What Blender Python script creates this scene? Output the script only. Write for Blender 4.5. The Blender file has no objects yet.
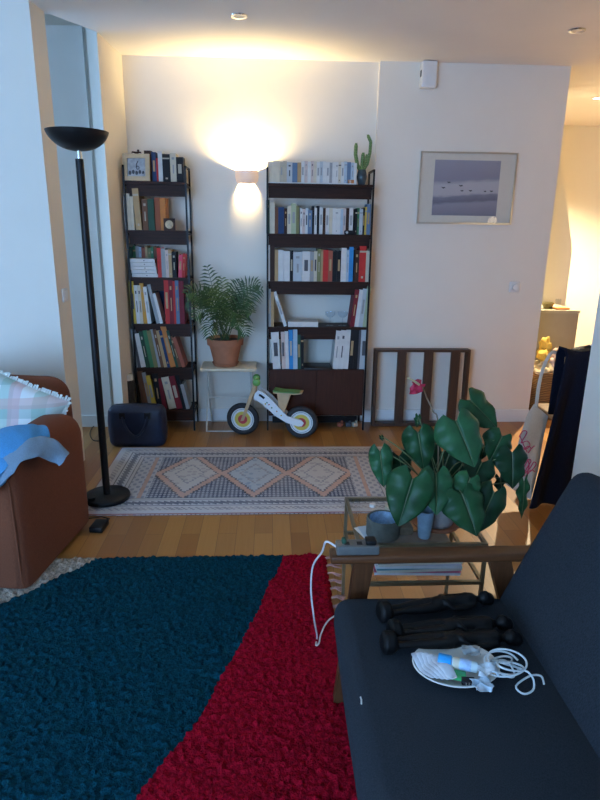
import bpy, bmesh, math, random
from mathutils import Vector, Matrix, noise
PI = math.pi
rnd = random.Random(7)
S = bpy.context.scene
COL = S.collection
S.view_settings.view_transform = 'Standard'
S.view_settings.look = 'None'
S.view_settings.gamma = 1
S.view_settings.exposure = 0.0
S.view_settings.use_curve_mapping = False

# ------------------------------------------------------------------ camera
CP = Vector((0, 0, 1.5)); F = 600.0
pt, yw, rl = math.radians(16.1), math.radians(3.0), math.radians(0.8)
FW = Vector((math.sin(yw)*math.cos(pt), math.cos(yw)*math.cos(pt), -math.sin(pt)))
r0 = Vector((math.cos(yw), -math.sin(yw), 0)); u0 = r0.cross(FW)
RT = r0*math.cos(rl) + u0*math.sin(rl); UP = u0*math.cos(rl) - r0*math.sin(rl)
cd = bpy.data.cameras.new('camera'); cam = bpy.data.objects.new('camera', cd); COL.objects.link(cam)
cd.sensor_fit = 'HORIZONTAL'; cd.sensor_width = 36; cd.lens = 36; cd.clip_start = .05
M3 = Matrix((RT, UP, -FW)).transposed()
cam.matrix_world = Matrix.Translation(CP) @ M3.to_4x4()
S.camera = cam

def at(px, py, y=None, z=None, x=None):
    """photograph point on a real plane of the room"""
    d = FW + RT*((px-300)/F) - UP*((py-400)/F)
    if y is not None: t = (y-CP.y)/d.y
    elif z is not None: t = (z-CP.z)/d.z
    else: t = (x-CP.x)/d.x
    return CP + d*t

# ------------------------------------------------------------------ materials
def nt_new(name):
    m = bpy.data.materials.new(name); m.use_nodes = True
    nt = m.node_tree; b = nt.nodes['Principled BSDF']
    return m, nt, b
class NG:
    def __init__(s, nt): s.nt = nt
    def n(s, t, **k):
        x = s.nt.nodes.new(t)
        for a, v in k.items(): setattr(x, a, v)
        return x
    def put(s, sock, v):
        if hasattr(v, 'is_output'): s.nt.links.new(v, sock)
        elif v is not None: sock.default_value = v
    def m(s, op, a, b=None, c=None):
        x = s.n('ShaderNodeMath', operation=op)
        s.put(x.inputs[0], a); s.put(x.inputs[1], b)
        if c is not None: s.put(x.inputs[2], c)
        return x.outputs[0]
    def mix(s, f, a, b, blend='MIX'):
        x = s.n('ShaderNodeMix', data_type='RGBA', blend_type=blend)
        s.put(x.inputs[0], f)
        s.put(x.inputs[6], a if hasattr(a, 'is_output') else (*a, 1)[:4])
        s.put(x.inputs[7], b if hasattr(b, 'is_output') else (*b, 1)[:4])
        return x.outputs[2]
    def obj(s):
        return s.n('ShaderNodeTexCoord').outputs['Object']
    def mp(s, v, sc=(1,1,1), rot=(0,0,0), loc=(0,0,0)):
        x = s.n('ShaderNodeMapping'); s.put(x.inputs[0], v)
        x.inputs['Scale'].default_value = sc; x.inputs['Rotation'].default_value = rot; x.inputs['Location'].default_value = loc
        return x.outputs[0]
    def noise(s, v, scale, detail=3, rough=.55):
        x = s.n('ShaderNodeTexNoise'); s.put(x.inputs['Vector'], v)
        x.inputs['Scale'].default_value = scale; x.inputs['Detail'].default_value = detail; x.inputs['Roughness'].default_value = rough
        return x.outputs[0]
    def ramp(s, f, stops):
        x = s.n('ShaderNodeValToRGB'); s.put(x.inputs[0], f)
        e = x.color_ramp.elements
        while len(e) < len(stops): e.new(.5)
        for i, (p, c) in enumerate(stops): e[i].position = p; e[i].color = (*c, 1)
        return x.outputs[0]
    def bump(s, h, strength, dist=.01):
        x = s.n('ShaderNodeBump'); s.put(x.inputs['Height'], h)
        x.inputs['Strength'].default_value = strength; x.inputs['Distance'].default_value = dist
        return x.outputs[0]
MATS = {}
def mat(name, c, rough=.6, var=.08, scale=30, bump=0, metal=0, spec=.5, sheen=0, bscale=None):
    if name in MATS: return MATS[name]
    m, nt, b = nt_new(name); g = NG(nt)
    o = g.obj(); nz = g.noise(o, scale)
    lo = tuple(max(0, v*(1-var)) for v in c); hi = tuple(min(1, v*(1+var)) for v in c)
    nt.links.new(g.ramp(nz, [(.3, lo), (.7, hi)]), b.inputs['Base Color'])
    b.inputs['Roughness'].default_value = rough; b.inputs['Metallic'].default_value = metal
    b.inputs['Specular IOR Level'].default_value = spec
    if sheen: b.inputs['Sheen Weight'].default_value = sheen
    if bump: nt.links.new(g.bump(g.noise(o, bscale or scale*4), bump, .004), b.inputs['Normal'])
    MATS[name] = m
    return m
def wood(name, c1, c2, rough=.45, axis='z', scale=6, spec=.5):
    m, nt, b = nt_new(name); g = NG(nt)
    sc = {'z': (12, 12, 1), 'x': (1, 12, 12), 'y': (12, 1, 12)}[axis]
    v = g.mp(g.obj(), sc)
    nz = g.noise(v, scale, 5, .6)
    nt.links.new(g.ramp(nz, [(.3, c1), (.7, c2)]), b.inputs['Base Color'])
    b.inputs['Roughness'].default_value = rough; b.inputs['Specular IOR Level'].default_value = spec
    nt.links.new(g.bump(nz, .15, .002), b.inputs['Normal'])
    return m
def clear(name, tint=(.9, .95, .95), ior=1.45, rough=.02):
    m = bpy.data.materials.new(name); m.use_nodes = True; nt = m.node_tree; nt.nodes.clear(); g = NG(nt)
    tr = g.n('ShaderNodeBsdfTransparent'); tr.inputs[0].default_value = (*tint, 1)
    gl = g.n('ShaderNodeBsdfGlossy'); gl.inputs['Roughness'].default_value = rough
    fr = g.n('ShaderNodeFresnel'); fr.inputs[0].default_value = ior
    mx = g.n('ShaderNodeMixShader'); out = g.n('ShaderNodeOutputMaterial')
    ge = g.n('ShaderNodeNewGeometry'); nt.links.new(g.m('MULTIPLY', fr.outputs[0], g.m('SUBTRACT', 1, ge.outputs['Backfacing'])), mx.inputs[0]); nt.links.new(tr.outputs[0], mx.inputs[1]); nt.links.new(gl.outputs[0], mx.inputs[2])
    nt.links.new(mx.outputs[0], out.inputs[0])
    return m
def emit(name, c, st):
    m, nt, b = nt_new(name)
    b.inputs['Base Color'].default_value = (*c, 1); b.inputs['Emission Color'].default_value = (*c, 1); b.inputs['Emission Strength'].default_value = st
    return m

# ------------------------------------------------------------------ mesh builder (world coordinates)
def rotm(rx=0, ry=0, rz=0):
    return Matrix.Rotation(rz, 3, 'Z') @ Matrix.Rotation(ry, 3, 'Y') @ Matrix.Rotation(rx, 3, 'X')
class MB:
    def __init__(s): s.v = []; s.f = []; s.mi = []; s.sm = []
    def add(s, vs, fs, mi=0, smooth=False):
        o = len(s.v); s.v += [Vector(v) for v in vs]
        for f in fs: s.f.append([i+o for i in f]); s.mi.append(mi); s.sm.append(smooth)
        return s
    def box(s, c, d, R=None, mi=0, piv=None):
        c = Vector(c); h = Vector(d)/2
        vs = [Vector((sx*h.x, sy*h.y, sz*h.z)) for sx in (-1, 1) for sy in (-1, 1) for sz in (-1, 1)]
        if R is not None and piv is not None:
            piv = Vector(piv); vs = [R @ (v+c-piv)+piv for v in vs]
        else: vs = [(R @ v if R is not None else v)+c for v in vs]
        return s.add(vs, [(0,1,3,2), (4,6,7,5), (0,4,5,1), (2,3,7,6), (0,2,6,4), (1,5,7,3)], mi)
    def bb(s, x0, x1, y0, y1, z0, z1, mi=0):
        return s.box(((x0+x1)/2, (y0+y1)/2, (z0+z1)/2), (x1-x0, y1-y0, z1-z0), mi=mi)
    def rbox(s, c, d, r, seg=3, R=None, mi=0, puff=0, cuts=0):
        bm = bmesh.new(); bmesh.ops.create_cube(bm, size=1)
        for v in bm.verts: v.co = Vector((v.co.x*d[0], v.co.y*d[1], v.co.z*d[2]))
        bmesh.ops.bevel(bm, geom=list(bm.edges), offset=r, segments=seg, affect='EDGES', profile=.5)
        if cuts:
            bmesh.ops.subdivide_edges(bm, edges=[e for e in bm.edges if e.calc_length() > min(d)*.6], cuts=cuts, use_grid_fill=True)
        vs = []
        for v in bm.verts:
            p = v.co.copy()
            if puff:
                a, b2, e = p.x/d[0]*2, p.y/d[1]*2, p.z/d[2]*2
                k = [ (1-b2*b2)*(1-e*e), (1-a*a)*(1-e*e), (1-a*a)*(1-b2*b2) ]
                p += Vector((a*k[0], b2*k[1], e*k[2]))*puff
            vs.append((R @ p if R is not None else p)+Vector(c))
        bm.verts.index_update()
        s.add(vs, [[v.index for v in f.verts] for f in bm.faces], mi, True); bm.free(); return s
    def tube(s, path, r, n=8, mi=0, closed=False, flat=1.0, cap=True, up=None):
        P = [Vector(p) for p in path]; m = len(P)
        rr = r if isinstance(r, (list, tuple)) else [r]*m
        fl = flat if isinstance(flat, (list, tuple)) else [flat]*m
        vs = []; T0 = None; U = None
        for i in range(m):
            a = P[(i-1) % m] if closed else P[max(i-1, 0)]; b = P[(i+1) % m] if closed else P[min(i+1, m-1)]
            T = (b-a); T = T.normalized() if T.length > 1e-9 else Vector((0, 0, 1))
            if up is not None:
                uu = Vector(up[i]) if isinstance(up, list) else Vector(up)
                U = (uu-T*uu.dot(T)).normalized()
            elif U is None:
                q = Vector((0, 0, 1)) if abs(T.z) < .9 else Vector((1, 0, 0)); U = (q-T*q.dot(T)).normalized()
            else: U = (U-T*U.dot(T)); U = U.normalized() if U.length > 1e-6 else T.orthogonal().normalized()
            V = T.cross(U)
            for k in range(n):
                t = 2*PI*k/n; vs.append(P[i]+V*math.cos(t)*rr[i]+U*math.sin(t)*rr[i]*fl[i])
        fs = []
        for i in range(m if closed else m-1):
            for k in range(n):
                j = (i+1) % m
                fs.append((i*n+k, i*n+(k+1) % n, j*n+(k+1) % n, j*n+k))
        if cap and not closed: fs += [tuple(range(n))[::-1], tuple((m-1)*n+k for k in range(n))]
        return s.add(vs, fs, mi, True)
    def lathe(s, prof, c, n=24, mi=0, R=None, a0=0, a1=2*PI, close=False):
        full = abs(a1-a0-2*PI) < 1e-6; N = n if full else n+1; vs = []
        for (r, z) in prof:
            for k in range(N):
                t = a0+(a1-a0)*k/n; p = Vector((r*math.cos(t), r*math.sin(t), z)); vs.append((R @ p if R is not None else p)+Vector(c))
        fs = []; m = len(prof)
        for i in range(m if close else m-1):
            j = (i+1) % m
            for k in range(n):
                k2 = (k+1) % N; fs.append((i*N+k, i*N+k2, j*N+k2, j*N+k))
        return s.add(vs, fs, mi, True)
    def ball(s, c, r, n=12, mi=0, R=None):
        r = Vector(r) if not isinstance(r, (int, float)) else Vector((r, r, r))
        vs = []; fs = []
        for i in range(n+1):
            a = PI*i/n
            for k in range(n*2):
                t = PI*k/n; p = Vector((r.x*math.sin(a)*math.cos(t), r.y*math.sin(a)*math.sin(t), r.z*math.cos(a)))
                vs.append((R @ p if R is not None else p)+Vector(c))
        for i in range(n):
            for k in range(n*2):
                fs.append((i*2*n+k, (i+1)*2*n+k, (i+1)*2*n+(k+1) % (2*n), i*2*n+(k+1) % (2*n)))
        return s.add(vs, fs, mi, True)
    def prism(s, poly, axis, a0, a1, mi=0, smooth=False):
        """polygon in the two other axes, pushed along axis from a0 to a1"""
        n = len(poly)
        def mk(p, a):
            return {'x': (a, p[0], p[1]), 'y': (p[0], a, p[1]), 'z': (p[0], p[1], a)}[axis]
        vs = [mk(p, a0) for p in poly]+[mk(p, a1) for p in poly]
        fs = [tuple(range(n)), tuple(range(2*n-1, n-1, -1))]+[(i, i+n, (i+1) % n+n, (i+1) % n) for i in range(n)]
        return s.add(vs, fs, mi, smooth)
    def build(s, name, mats, parent=None, origin=None, mods=None):
        if not isinstance(mats, (list, tuple)): mats = [mats]
        vs = s.v
        if parent is None:
            if origin is None:
                xs = [v.x for v in vs]; ys = [v.y for v in vs]; zs = [v.z for v in vs]
                origin = ((min(xs)+max(xs))/2, (min(ys)+max(ys))/2, min(zs))
            L = Matrix.Translation(Vector(origin))
        else:
            L = WM[parent.name]
        Li = L.inverted()
        me = bpy.data.meshes.new(name); me.from_pydata([Li @ v for v in vs], [], s.f); 
        for m in mats: me.materials.append(m)
        me.polygons.foreach_set('material_index', s.mi); me.polygons.foreach_set('use_smooth', s.sm)
        bm = bmesh.new(); bm.from_mesh(me); bmesh.ops.recalc_face_normals(bm, faces=bm.faces); bm.to_mesh(me); bm.free()
        me.update()
        o = bpy.data.objects.new(name, me); COL.objects.link(o)
        if parent is None: o.location = Vector(origin); WM[o.name] = L
        else: o.parent = parent; WM[o.name] = L
        if any(s.sm):
            try: me.set_sharp_from_angle(angle=math.radians(50))
            except Exception: pass
        return o
WM = {}
LABELS = {}
def tag(o, label, cat=None, group=None, kind=None):
    if label: o['label'] = label
    if cat: o['category'] = cat
    if group: o['group'] = group
    if kind: o['kind'] = kind
    return o
def thing(name, label, cat, loc, group=None, rz=0):
    o = bpy.data.objects.new(name, None); COL.objects.link(o); o.empty_display_size = .05
    o.location = loc; o.rotation_euler = (0, 0, rz)
    WM[o.name] = Matrix.Translation(Vector(loc)) @ Matrix.Rotation(rz, 4, 'Z')
    return tag(o, label, cat, group)
def struct(name, mb, m): return tag(mb.build(name, m), None, None, None, 'structure')

# ------------------------------------------------------------------ setting
m_wall = mat('warm_white_paint', (.80, .75, .66), .75, .02, 3, .03, bscale=60)
m_ceil = mat('ceiling_paint', (.82, .80, .76), .8, .02, 2)
m_trim = mat('gloss_white_paint', (.80, .81, .80), .4, .02, 5)
m_hall = mat('hall_paint', (.83, .80, .70), .7, .02, 3)

def floor_mat():
    m, nt, b = nt_new('honey_oak_parquet'); g = NG(nt)
    v = g.mp(g.obj(), rot=(0, 0, PI/2))
    br = g.n('ShaderNodeTexBrick'); g.put(br.inputs['Vector'], v)
    br.offset = .37; br.offset_frequency = 2; br.squash = 1
    for k, val in (('Scale', 1), ('Mortar Size', .0012), ('Mortar Smooth', .1), ('Bias', -.1), ('Brick Width', 1.15), ('Row Height', .092)): br.inputs[k].default_value = val
    br.inputs['Color1'].default_value = (.30, .115, .025, 1); br.inputs['Color2'].default_value = (.52, .255, .068, 1); br.inputs['Mortar'].default_value = (.16, .08, .03, 1)
    gr = g.noise(g.mp(g.obj(), (60, 3, 1)), 1.5, 5, .6)
    c = g.mix(g.m('MULTIPLY', gr, .45), br.outputs[0], (.26, .11, .03), 'MIX')
    nt.links.new(c, b.inputs['Base Color'])
    nt.links.new(g.m('ADD', g.m('MULTIPLY', gr, .2), .27), b.inputs['Roughness'])
    nt.links.new(g.bump(br.outputs['Fac'], -.3, .002), b.inputs['Normal'])
    return m
struct('floor', MB().bb(-3.5, 5.0, -1.8, 7.3, -.1, 0), floor_mat())
CH = 2.6
# ceiling in pieces round the higher recess on the left
cm = MB()
cm.prism([(-1.03, 4.1), (-1.22, 3.77), (-1.24, 3.59), (-3.5, 3.59), (-3.5, -1.8), (5.0, -1.8), (5.0, 7.3), (-1.03, 7.3)], 'z', CH, CH+.2)
struct('ceiling', cm, m_ceil)
struct('ceiling_recess', MB().bb(-3.5, -1.03, 3.59, 4.8, 2.80, 2.9), m_ceil)
struct('wall_back', MB().bb(-1.05, .756, 4.6, 4.75, 0, CH), m_wall)
struct('wall_back_right', MB().bb(.756, 2.1, 4.565, 4.75, 0, CH), m_wall)
struct('wall_left', MB().prism([(-1.0, 4.6), (-1.03, 4.1), (-1.2, 4.49), (-1.2, 4.6)], 'z', 0, 2.8), m_wall)
struct('wall_left_pillar', MB().prism([(-1.235, 3.59), (-1.22, 3.77), (-3.5, 3.77), (-3.5, 3.59)], 'z', 0, 2.8), m_wall)
struct('wall_recess', MB().bb(-3.5, -1.2, 4.5, 4.65, 0, 2.8), m_wall)
d1 = struct('door_1', MB().bb(-2.3, -1.215, 4.465, 4.5, .01, 2.73), m_trim)
struct('wall_right', MB().bb(1.365, 1.50, -1.8, 2.45, 0, CH), m_wall)
struct('wall_far_left', MB().bb(-3.6, -3.5, -1.8, 3.8, 0, 2.8).bb(-3.6, -3.5, 3.8, 4.65, 0, .9).bb(-3.6, -3.5, 3.8, 4.65, 1.9, 2.8), m_wall)
struct('window_added', MB().bb(-3.58, -3.54, 3.8, 3.84, .9, 1.9).bb(-3.58, -3.54, 4.45, 4.49, .9, 1.9).bb(-3.58, -3.54, 3.84, 4.45, .9, .94).bb(-3.58, -3.54, 3.84, 4.45, 1.86, 1.9), m_trim)  # unseen window added to let cool sky light into the recess
struct('wall_hall_back', MB().bb(.7, 5.0, 6.95, 7.1, 0, CH), m_hall)
struct('wall_hall_left', MB().bb(.7, .85, 4.75, 6.95, 0, CH), m_hall)
struct('wall_hall_right', MB().bb(4.3, 4.4, -1.8, 6.95, 0, CH), m_hall)
struct('wall_stairs', MB().prism([(.9, 0), (2.72, 0), (2.71, 1.34), (2.49, 2.14), (2.37, CH), (.9, CH)], 'y', 5.42, 5.6), m_hall)
# window wall behind the camera
ww = MB(); WX0, WX1, WZ0, WZ1 = -3.3, -.8, .3, 2.3
ww.bb(-3.5, WX0, -1.9, -1.8, 0, CH); ww.bb(WX1, 5.0, -1.9, -1.8, 0, CH); ww.bb(WX0, WX1, -1.9, -1.8, 0, WZ0); ww.bb(WX0, WX1, -1.9, -1.8, WZ1, CH)
struct('wall_window', ww, m_wall)
wf = MB()
for x in (WX0, -2.47, -1.63, WX1): wf.bb(x-.035, x+.035, -1.87, -1.82, WZ0, WZ1)
for z in (WZ0, WZ1): wf.bb(WX0, WX1, -1.87, -1.82, z-.035, z+.035)
struct('window_1', wf, m_trim)
struct('baseboard_back', MB().bb(-.99, .755, 4.585, 4.6, 0, .1), m_trim)
struct('baseboard_right', MB().bb(.758, 2.1, 4.55, 4.565, 0, .1), m_trim)
struct('baseboard_recess', MB().bb(-3.4, -1.2, 4.45, 4.465, 0, .09), m_trim)

# ------------------------------------------------------------------ lights
w = bpy.data.worlds.new('world'); S.world = w; w.use_nodes = True
bg = w.node_tree.nodes['Background']; bg.inputs[0].default_value = (.30, .56, 1.0, 1); bg.inputs[1].default_value = 16.5
pl = bpy.data.lights.new('window_portal', 'AREA'); pl.shape = 'RECTANGLE'; pl.size = WX1-WX0; pl.size_y = WZ1-WZ0
pl.cycles.is_portal = True
po = bpy.data.objects.new('window_portal', pl); COL.objects.link(po); po.location = ((WX0+WX1)/2, -1.81, (WZ0+WZ1)/2); po.rotation_euler = (PI/2, 0, 0)
p2 = bpy.data.lights.new('recess_portal', 'AREA'); p2.shape = 'RECTANGLE'; p2.size = .65; p2.size_y = 1.0; p2.cycles.is_portal = True
p2o = bpy.data.objects.new('recess_portal', p2); COL.objects.link(p2o); p2o.location = (-3.53, 4.15, 1.4); p2o.rotation_euler = (PI/2, 0, -PI/2)
def point(name, loc, e, c, r=.03):
    l = bpy.data.lights.new(name, 'POINT'); l.energy = e; l.color = c; l.shadow_soft_size = r
    o = bpy.data.objects.new(name, l); COL.objects.link(o); o.location = loc; return o
def spot(name, loc, e, c, ang, blend=.5, rot=(0, 0, 0), r=.03):
    l = bpy.data.lights.new(name, 'SPOT'); l.energy = e; l.color = c; l.spot_size = ang; l.spot_blend = blend; l.shadow_soft_size = r
    o = bpy.data.objects.new(name, l); COL.objects.link(o); o.location = loc; o.rotation_euler = rot; return o
WARM = (1.0, .73, .35)

m_black = mat('satin_black_metal', (.008, .008, .009), .42, .1, 20, spec=.25)
m_chrome = mat('brushed_steel', (.6, .6, .6), .25, .05, 20, metal=1)
m_plastic = mat('white_plastic', (.75, .75, .73), .35, .02, 10)
m_bulb = emit('warm_bulb', (1, .72, .4), 20)

m_shade = mat('glowing_ceramic', (.72, .62, .50), .5, .03, 20)
_b = m_shade.node_tree.nodes['Principled BSDF']; _b.inputs['Emission Color'].default_value = (1, .58, .38, 1); _b.inputs['Emission Strength'].default_value = .34
# wall sconce: half bowl open above and below
SC = at(246.5, 176.5, y=4.53)
t = thing('wall_sconce', 'white ceramic half-bowl wall light glowing between the two bookcases', 'wall lamp', (SC.x, 4.598, SC.z-.05))
prof = [(.055, -.045), (.075, -.03), (.082, 0), (.08, .045), (.075, .045), (.077, 0), (.07, -.028), (.05, -.04)]
MB().lathe(prof, (SC.x, 4.598, SC.z), 24, a0=PI, a1=2*PI, close=True).build('lamp_shade', m_shade, t)
MB().bb(SC.x-.02, SC.x+.02, 4.565, 4.598, SC.z-.02, SC.z+.02).build('bracket', m_plastic, t)
MB().ball((SC.x, 4.555, SC.z), .012, 8).build('bulb', m_bulb, t)
point('sconce_light', (SC.x, 4.540, SC.z+.012), 70, WARM, .015)

def downlight(px, py, label, on, e=0):
    p = at(px, py, z=CH)
    t = thing('ceiling_spotlight', label, 'ceiling light', (p.x, p.y, CH-.012), 'recessed ceiling spotlights')
    MB().lathe([(.03, -.004), (.045, -.006), (.048, 0), (.03, 0)], (p.x, p.y, CH-.001), 20, close=True).build('trim_ring', m_chrome if not on else m_plastic, t)
    MB().lathe([(.0005, -.002), (.03, -.002)], (p.x, p.y, CH-.001), 16).build('lens', emit('lit_lens', (1, .8, .5), 25) if on else mat('unlit_lens', (.6, .55, .45), .3), t)
    if on: spot('hall_spot', (p.x, p.y, CH-.03), e, (1, .84, .55), math.radians(130), .6)
    return t
downlight(239, 15.5, 'small unlit recessed ceiling spotlight above the wall light', False)
downlight(577, 30, 'small unlit recessed ceiling spotlight near the upper right corner of the room', False)
downlight(597, 98, 'lit recessed ceiling spotlight shining in the back hallway', True, 700)

# pendant in the dining side (seen only as a glint in the picture glass)
gp = at(492, 221, y=4.55); k = (4.55-1.6)/4.55
PX, PZ = gp.x*(1+k), 1.5+(gp.z-1.5)*(1+k)
t = thing('pendant_lamp', 'small glowing glass globe pendant lamp reflected in the framed picture', 'pendant lamp', (PX, 1.6, PZ-.05))
MB().ball((PX, 1.6, PZ), .05, 10).build('globe', emit('lit_globe', (1, .75, .45), 14), t)
MB().tube([(PX, 1.6, PZ+.05), (PX, 1.6, CH)], .003, 6).build('cord', m_black, t)
MB().lathe([(.001, -.02), (.04, -.018), (.045, 0)], (PX, 1.6, CH), 16).build('canopy', m_black, t)
point('dining_light', (PX, 1.6, PZ-.09), 14, WARM, .05)

# ------------------------------------------------------------------ uplighter floor lamp
LX, LY = -.918, 3.155
t = thing('floor_lamp', 'tall black uplighter floor lamp with wide bowl shade beside brown sofa', 'floor lamp', (LX, LY, .012))
MB().lathe([(.001, .012), (.122, .012), (.127, .02), (.127, .032), (.12, .038), (.02, .041), (.001, .042)], (LX, LY, 0), 40).build('base', m_black, t)
MB().tube([(LX, LY, .04), (LX, LY, 1.80)], .0195, 16).build('pole', m_black, t)
MB().tube([(LX, LY, 1.795), (LX, LY, 1.845)], .013, 12).build('neck', m_chrome, t)
MB().lathe([(.010+.136*math.sin(k/12*1.35)/math.sin(1.35), 1.836+.088*(1-math.cos(k/12*1.35))/(1-math.cos(1.35))) for k in range(13)]+[(.142, 1.924)]+[(.010+.129*math.sin(k/12*1.35)/math.sin(1.35), 1.842+.080*(1-math.cos(k/12*1.35))/(1-math.cos(1.35))) for k in range(12, -1, -1)], (LX, LY, 0), 40, close=True).build('lamp_shade', m_black, t)
p = at(99, 525, z=.02)
tr = MB().rbox((p.x, p.y, .015), (.07, .10, .03), .006, 2, R=rotm(rz=-.1)); 
t = tr.build('foot_switch', m_black); tag(t, 'small black foot dimmer switch on the floor in front of the lamp base', 'switch')
cb = MB().tube([(p.x+.01, p.y+.052, .02), (p.x+.03, p.y+.09, .008), (p.x-.02, p.y+.12, .006), (p.x-.09, p.y+.10, .005)], .003, 6)
cb.build('cord', m_black, t)

# ------------------------------------------------------------------ bookcases
m_walnut = wood('dark_walnut', (.020, .008, .005), (.050, .018, .010), .55, 'x', spec=.2)
m_walnut_v = wood('dark_walnut_upright', (.040, .013, .007), (.070, .022, .012), .5, 'z', spec=.25)
def bookcase(name, label, x0, x1, zs, top, yf, yb, apron=True, side_rise=.10):
    t = thing(name, label, 'bookcase', ((x0+x1)/2, (yf+yb)/2, 0))
    for x in (x0+.006, x1-.006):
        f = MB()
        f.bb(x-.006, x+.006, yf, yf+.013, 0, top); f.bb(x-.006, x+.006, yb-.013, yb, 0, top)
        f.bb(x-.006, x+.006, yf, yb, top-.013, top)
        for z in zs: f.bb(x-.0055, x+.0055, yf+.005, yb-.005, z-.03, z-.02)
        f.build('ladder_frame', m_black, t)
    for z in zs:
        MB().bb(x0+.0125, x1-.0125, yf+.004, yb-.002, z-.018, z).build('shelf', m_walnut, t)
        if apron: MB().bb(x0+.014, x1-.014, yf+.03, yf+.045, z-.095, z-.0185).build('shelf_rail', m_walnut, t)
    return t
YF, YB = 4.35, 4.578
Z2 = [1.785, 1.452, 1.124, .796]
bc2 = bookcase('bookcase', 'wide dark walnut bookcase with cupboard doors and black metal ladder sides', -.022, .722, Z2, 1.885, YF, YB)
ZC = .478
cb = MB(); cb.bb(-.008, .708, YF+.02, YB-.002, ZC-.018, ZC); cb.bb(-.008, .708, YF+.02, YB-.002, .115, .133)
cb.bb(-.008, .01, YF+.02, YB-.002, .133, ZC-.018); cb.bb(.69, .708, YF+.02, YB-.002, .133, ZC-.018); cb.bb(.01, .69, YB-.012, YB-.004, .133, ZC-.018)
cb.build('cupboard', m_walnut, bc2)
for a, b_ in ((-.007, .347), (.350, .707)):
    MB().bb(a, b_, YF+.004, YF+.019, .118, ZC-.003).build('door', m_walnut_v, bc2)
MB().bb(.02, .68, YF+.10, YF+.115, .03, .08).build('lower_rail', m_black, bc2)
Z1 = [1.782, 1.462, 1.142, .812, .487, .165]
bc1 = bookcase('bookcase', 'narrow dark bookcase with black ladder sides standing in the left corner', -.990, -.565, Z1, 1.885, YF, YB)

# ------------------------------------------------------------------ books
PAL = dict(cream=(.62, .55, .42), white=(.66, .65, .62), beige=(.48, .42, .32), palegrey=(.48, .52, .54), slateblue=(.13, .20, .30), tan=(.45, .30, .15),
  pinkish=(.60, .48, .43), grey=(.32, .33, .33), paleblue=(.42, .52, .60), navy=(.02, .05, .13), darkbrown=(.05, .022, .014), brown=(.16, .07, .035),
  palegreen=(.42, .47, .30), olive=(.22, .21, .09), black=(.012, .012, .014), darkgreen=(.03, .08, .05), green=(.06, .20, .09), yellow=(.60, .42, .06),
  blue=(.04, .25, .55), red=(.50, .035, .03), orange=(.55, .20, .05), brick=(.35, .10, .06), rust=(.32, .09, .04), darkred=(.18, .015, .025), teal=(.03, .16, .20),
  amber=(.60, .30, .05), pink=(.65, .08, .14), darkgrey=(.09, .09, .10))
NAMES = dict(palegrey='pale grey', slateblue='slate blue', pinkish='pinkish white', paleblue='pale blue', navy='navy blue', darkbrown='dark brown', palegreen='pale green',
  darkgreen='dark green', darkred='dark red', darkgrey='dark grey', amber='amber yellow')
m_pages = mat('paper_pages', (.60, .55, .45), .8, .06, 150)
def bmat(c): return mat('cover_'+c, PAL[c], .6, .06, 25, spec=.25)
ORD = ['first', 'second', 'third', 'fourth', 'fifth', 'sixth', 'seventh', 'eighth', 'ninth', 'tenth', 'eleventh', 'twelfth', 'thirteenth', 'fourteenth', 'fifteenth', 'sixteenth',
  'seventeenth', 'eighteenth', 'nineteenth', 'twentieth', 'twenty-first', 'twenty-second', 'twenty-third', 'twenty-fourth', 'twenty-fifth', 'twenty-sixth', 'twenty-seventh', 'twenty-eighth', 'twenty-ninth', 'thirtieth', 'thirty-first', 'thirty-second', 'thirty-third', 'thirty-fourth', 'thirty-fifth', 'thirty-sixth']
def book_mb(w, h, d, R, piv, mark=None, seed=0):
    """standing book: spine at front, left-bottom-front corner at piv"""
    b = MB(); piv = Vector(piv); c = .0022 if w > .012 else .0015
    def bx(x0, x1, y0, y1, z0, z1, mi):
        b.box(((x0+x1)/2+piv.x, (y0+y1)/2+piv.y, (z0+z1)/2+piv.z), (x1-x0, y1-y0, z1-z0), R=R, mi=mi, piv=piv)
    bx(0, w, 0, c, 0, h, 0); bx(0, c, c, d, 0, h, 0); bx(w-c, w, c, d, 0, h, 0)
    bx(c, w-c, c, d-.003, .003, h-.004, 1)
    r = random.Random(seed)
    if mark is not None and w > .012:
        k = r.random()
        if k < .45: bx(w*.25, w*.75, -.0006, 0, h*.35, h*.72, 2)
        elif k < .8: bx(w*.3, w*.7, -.0006, 0, h*.78, h*.86, 2); bx(w*.4, w*.62, -.0006, 0, h*.3, h*.6, 2)
        else: bx(w*.02, w*.98, -.0006, 0, h*.82, h*.87, 2); bx(w*.35, w*.65, -.0006, 0, h*.1, h*.16, 2)
    return b
SEED = [0]
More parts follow.
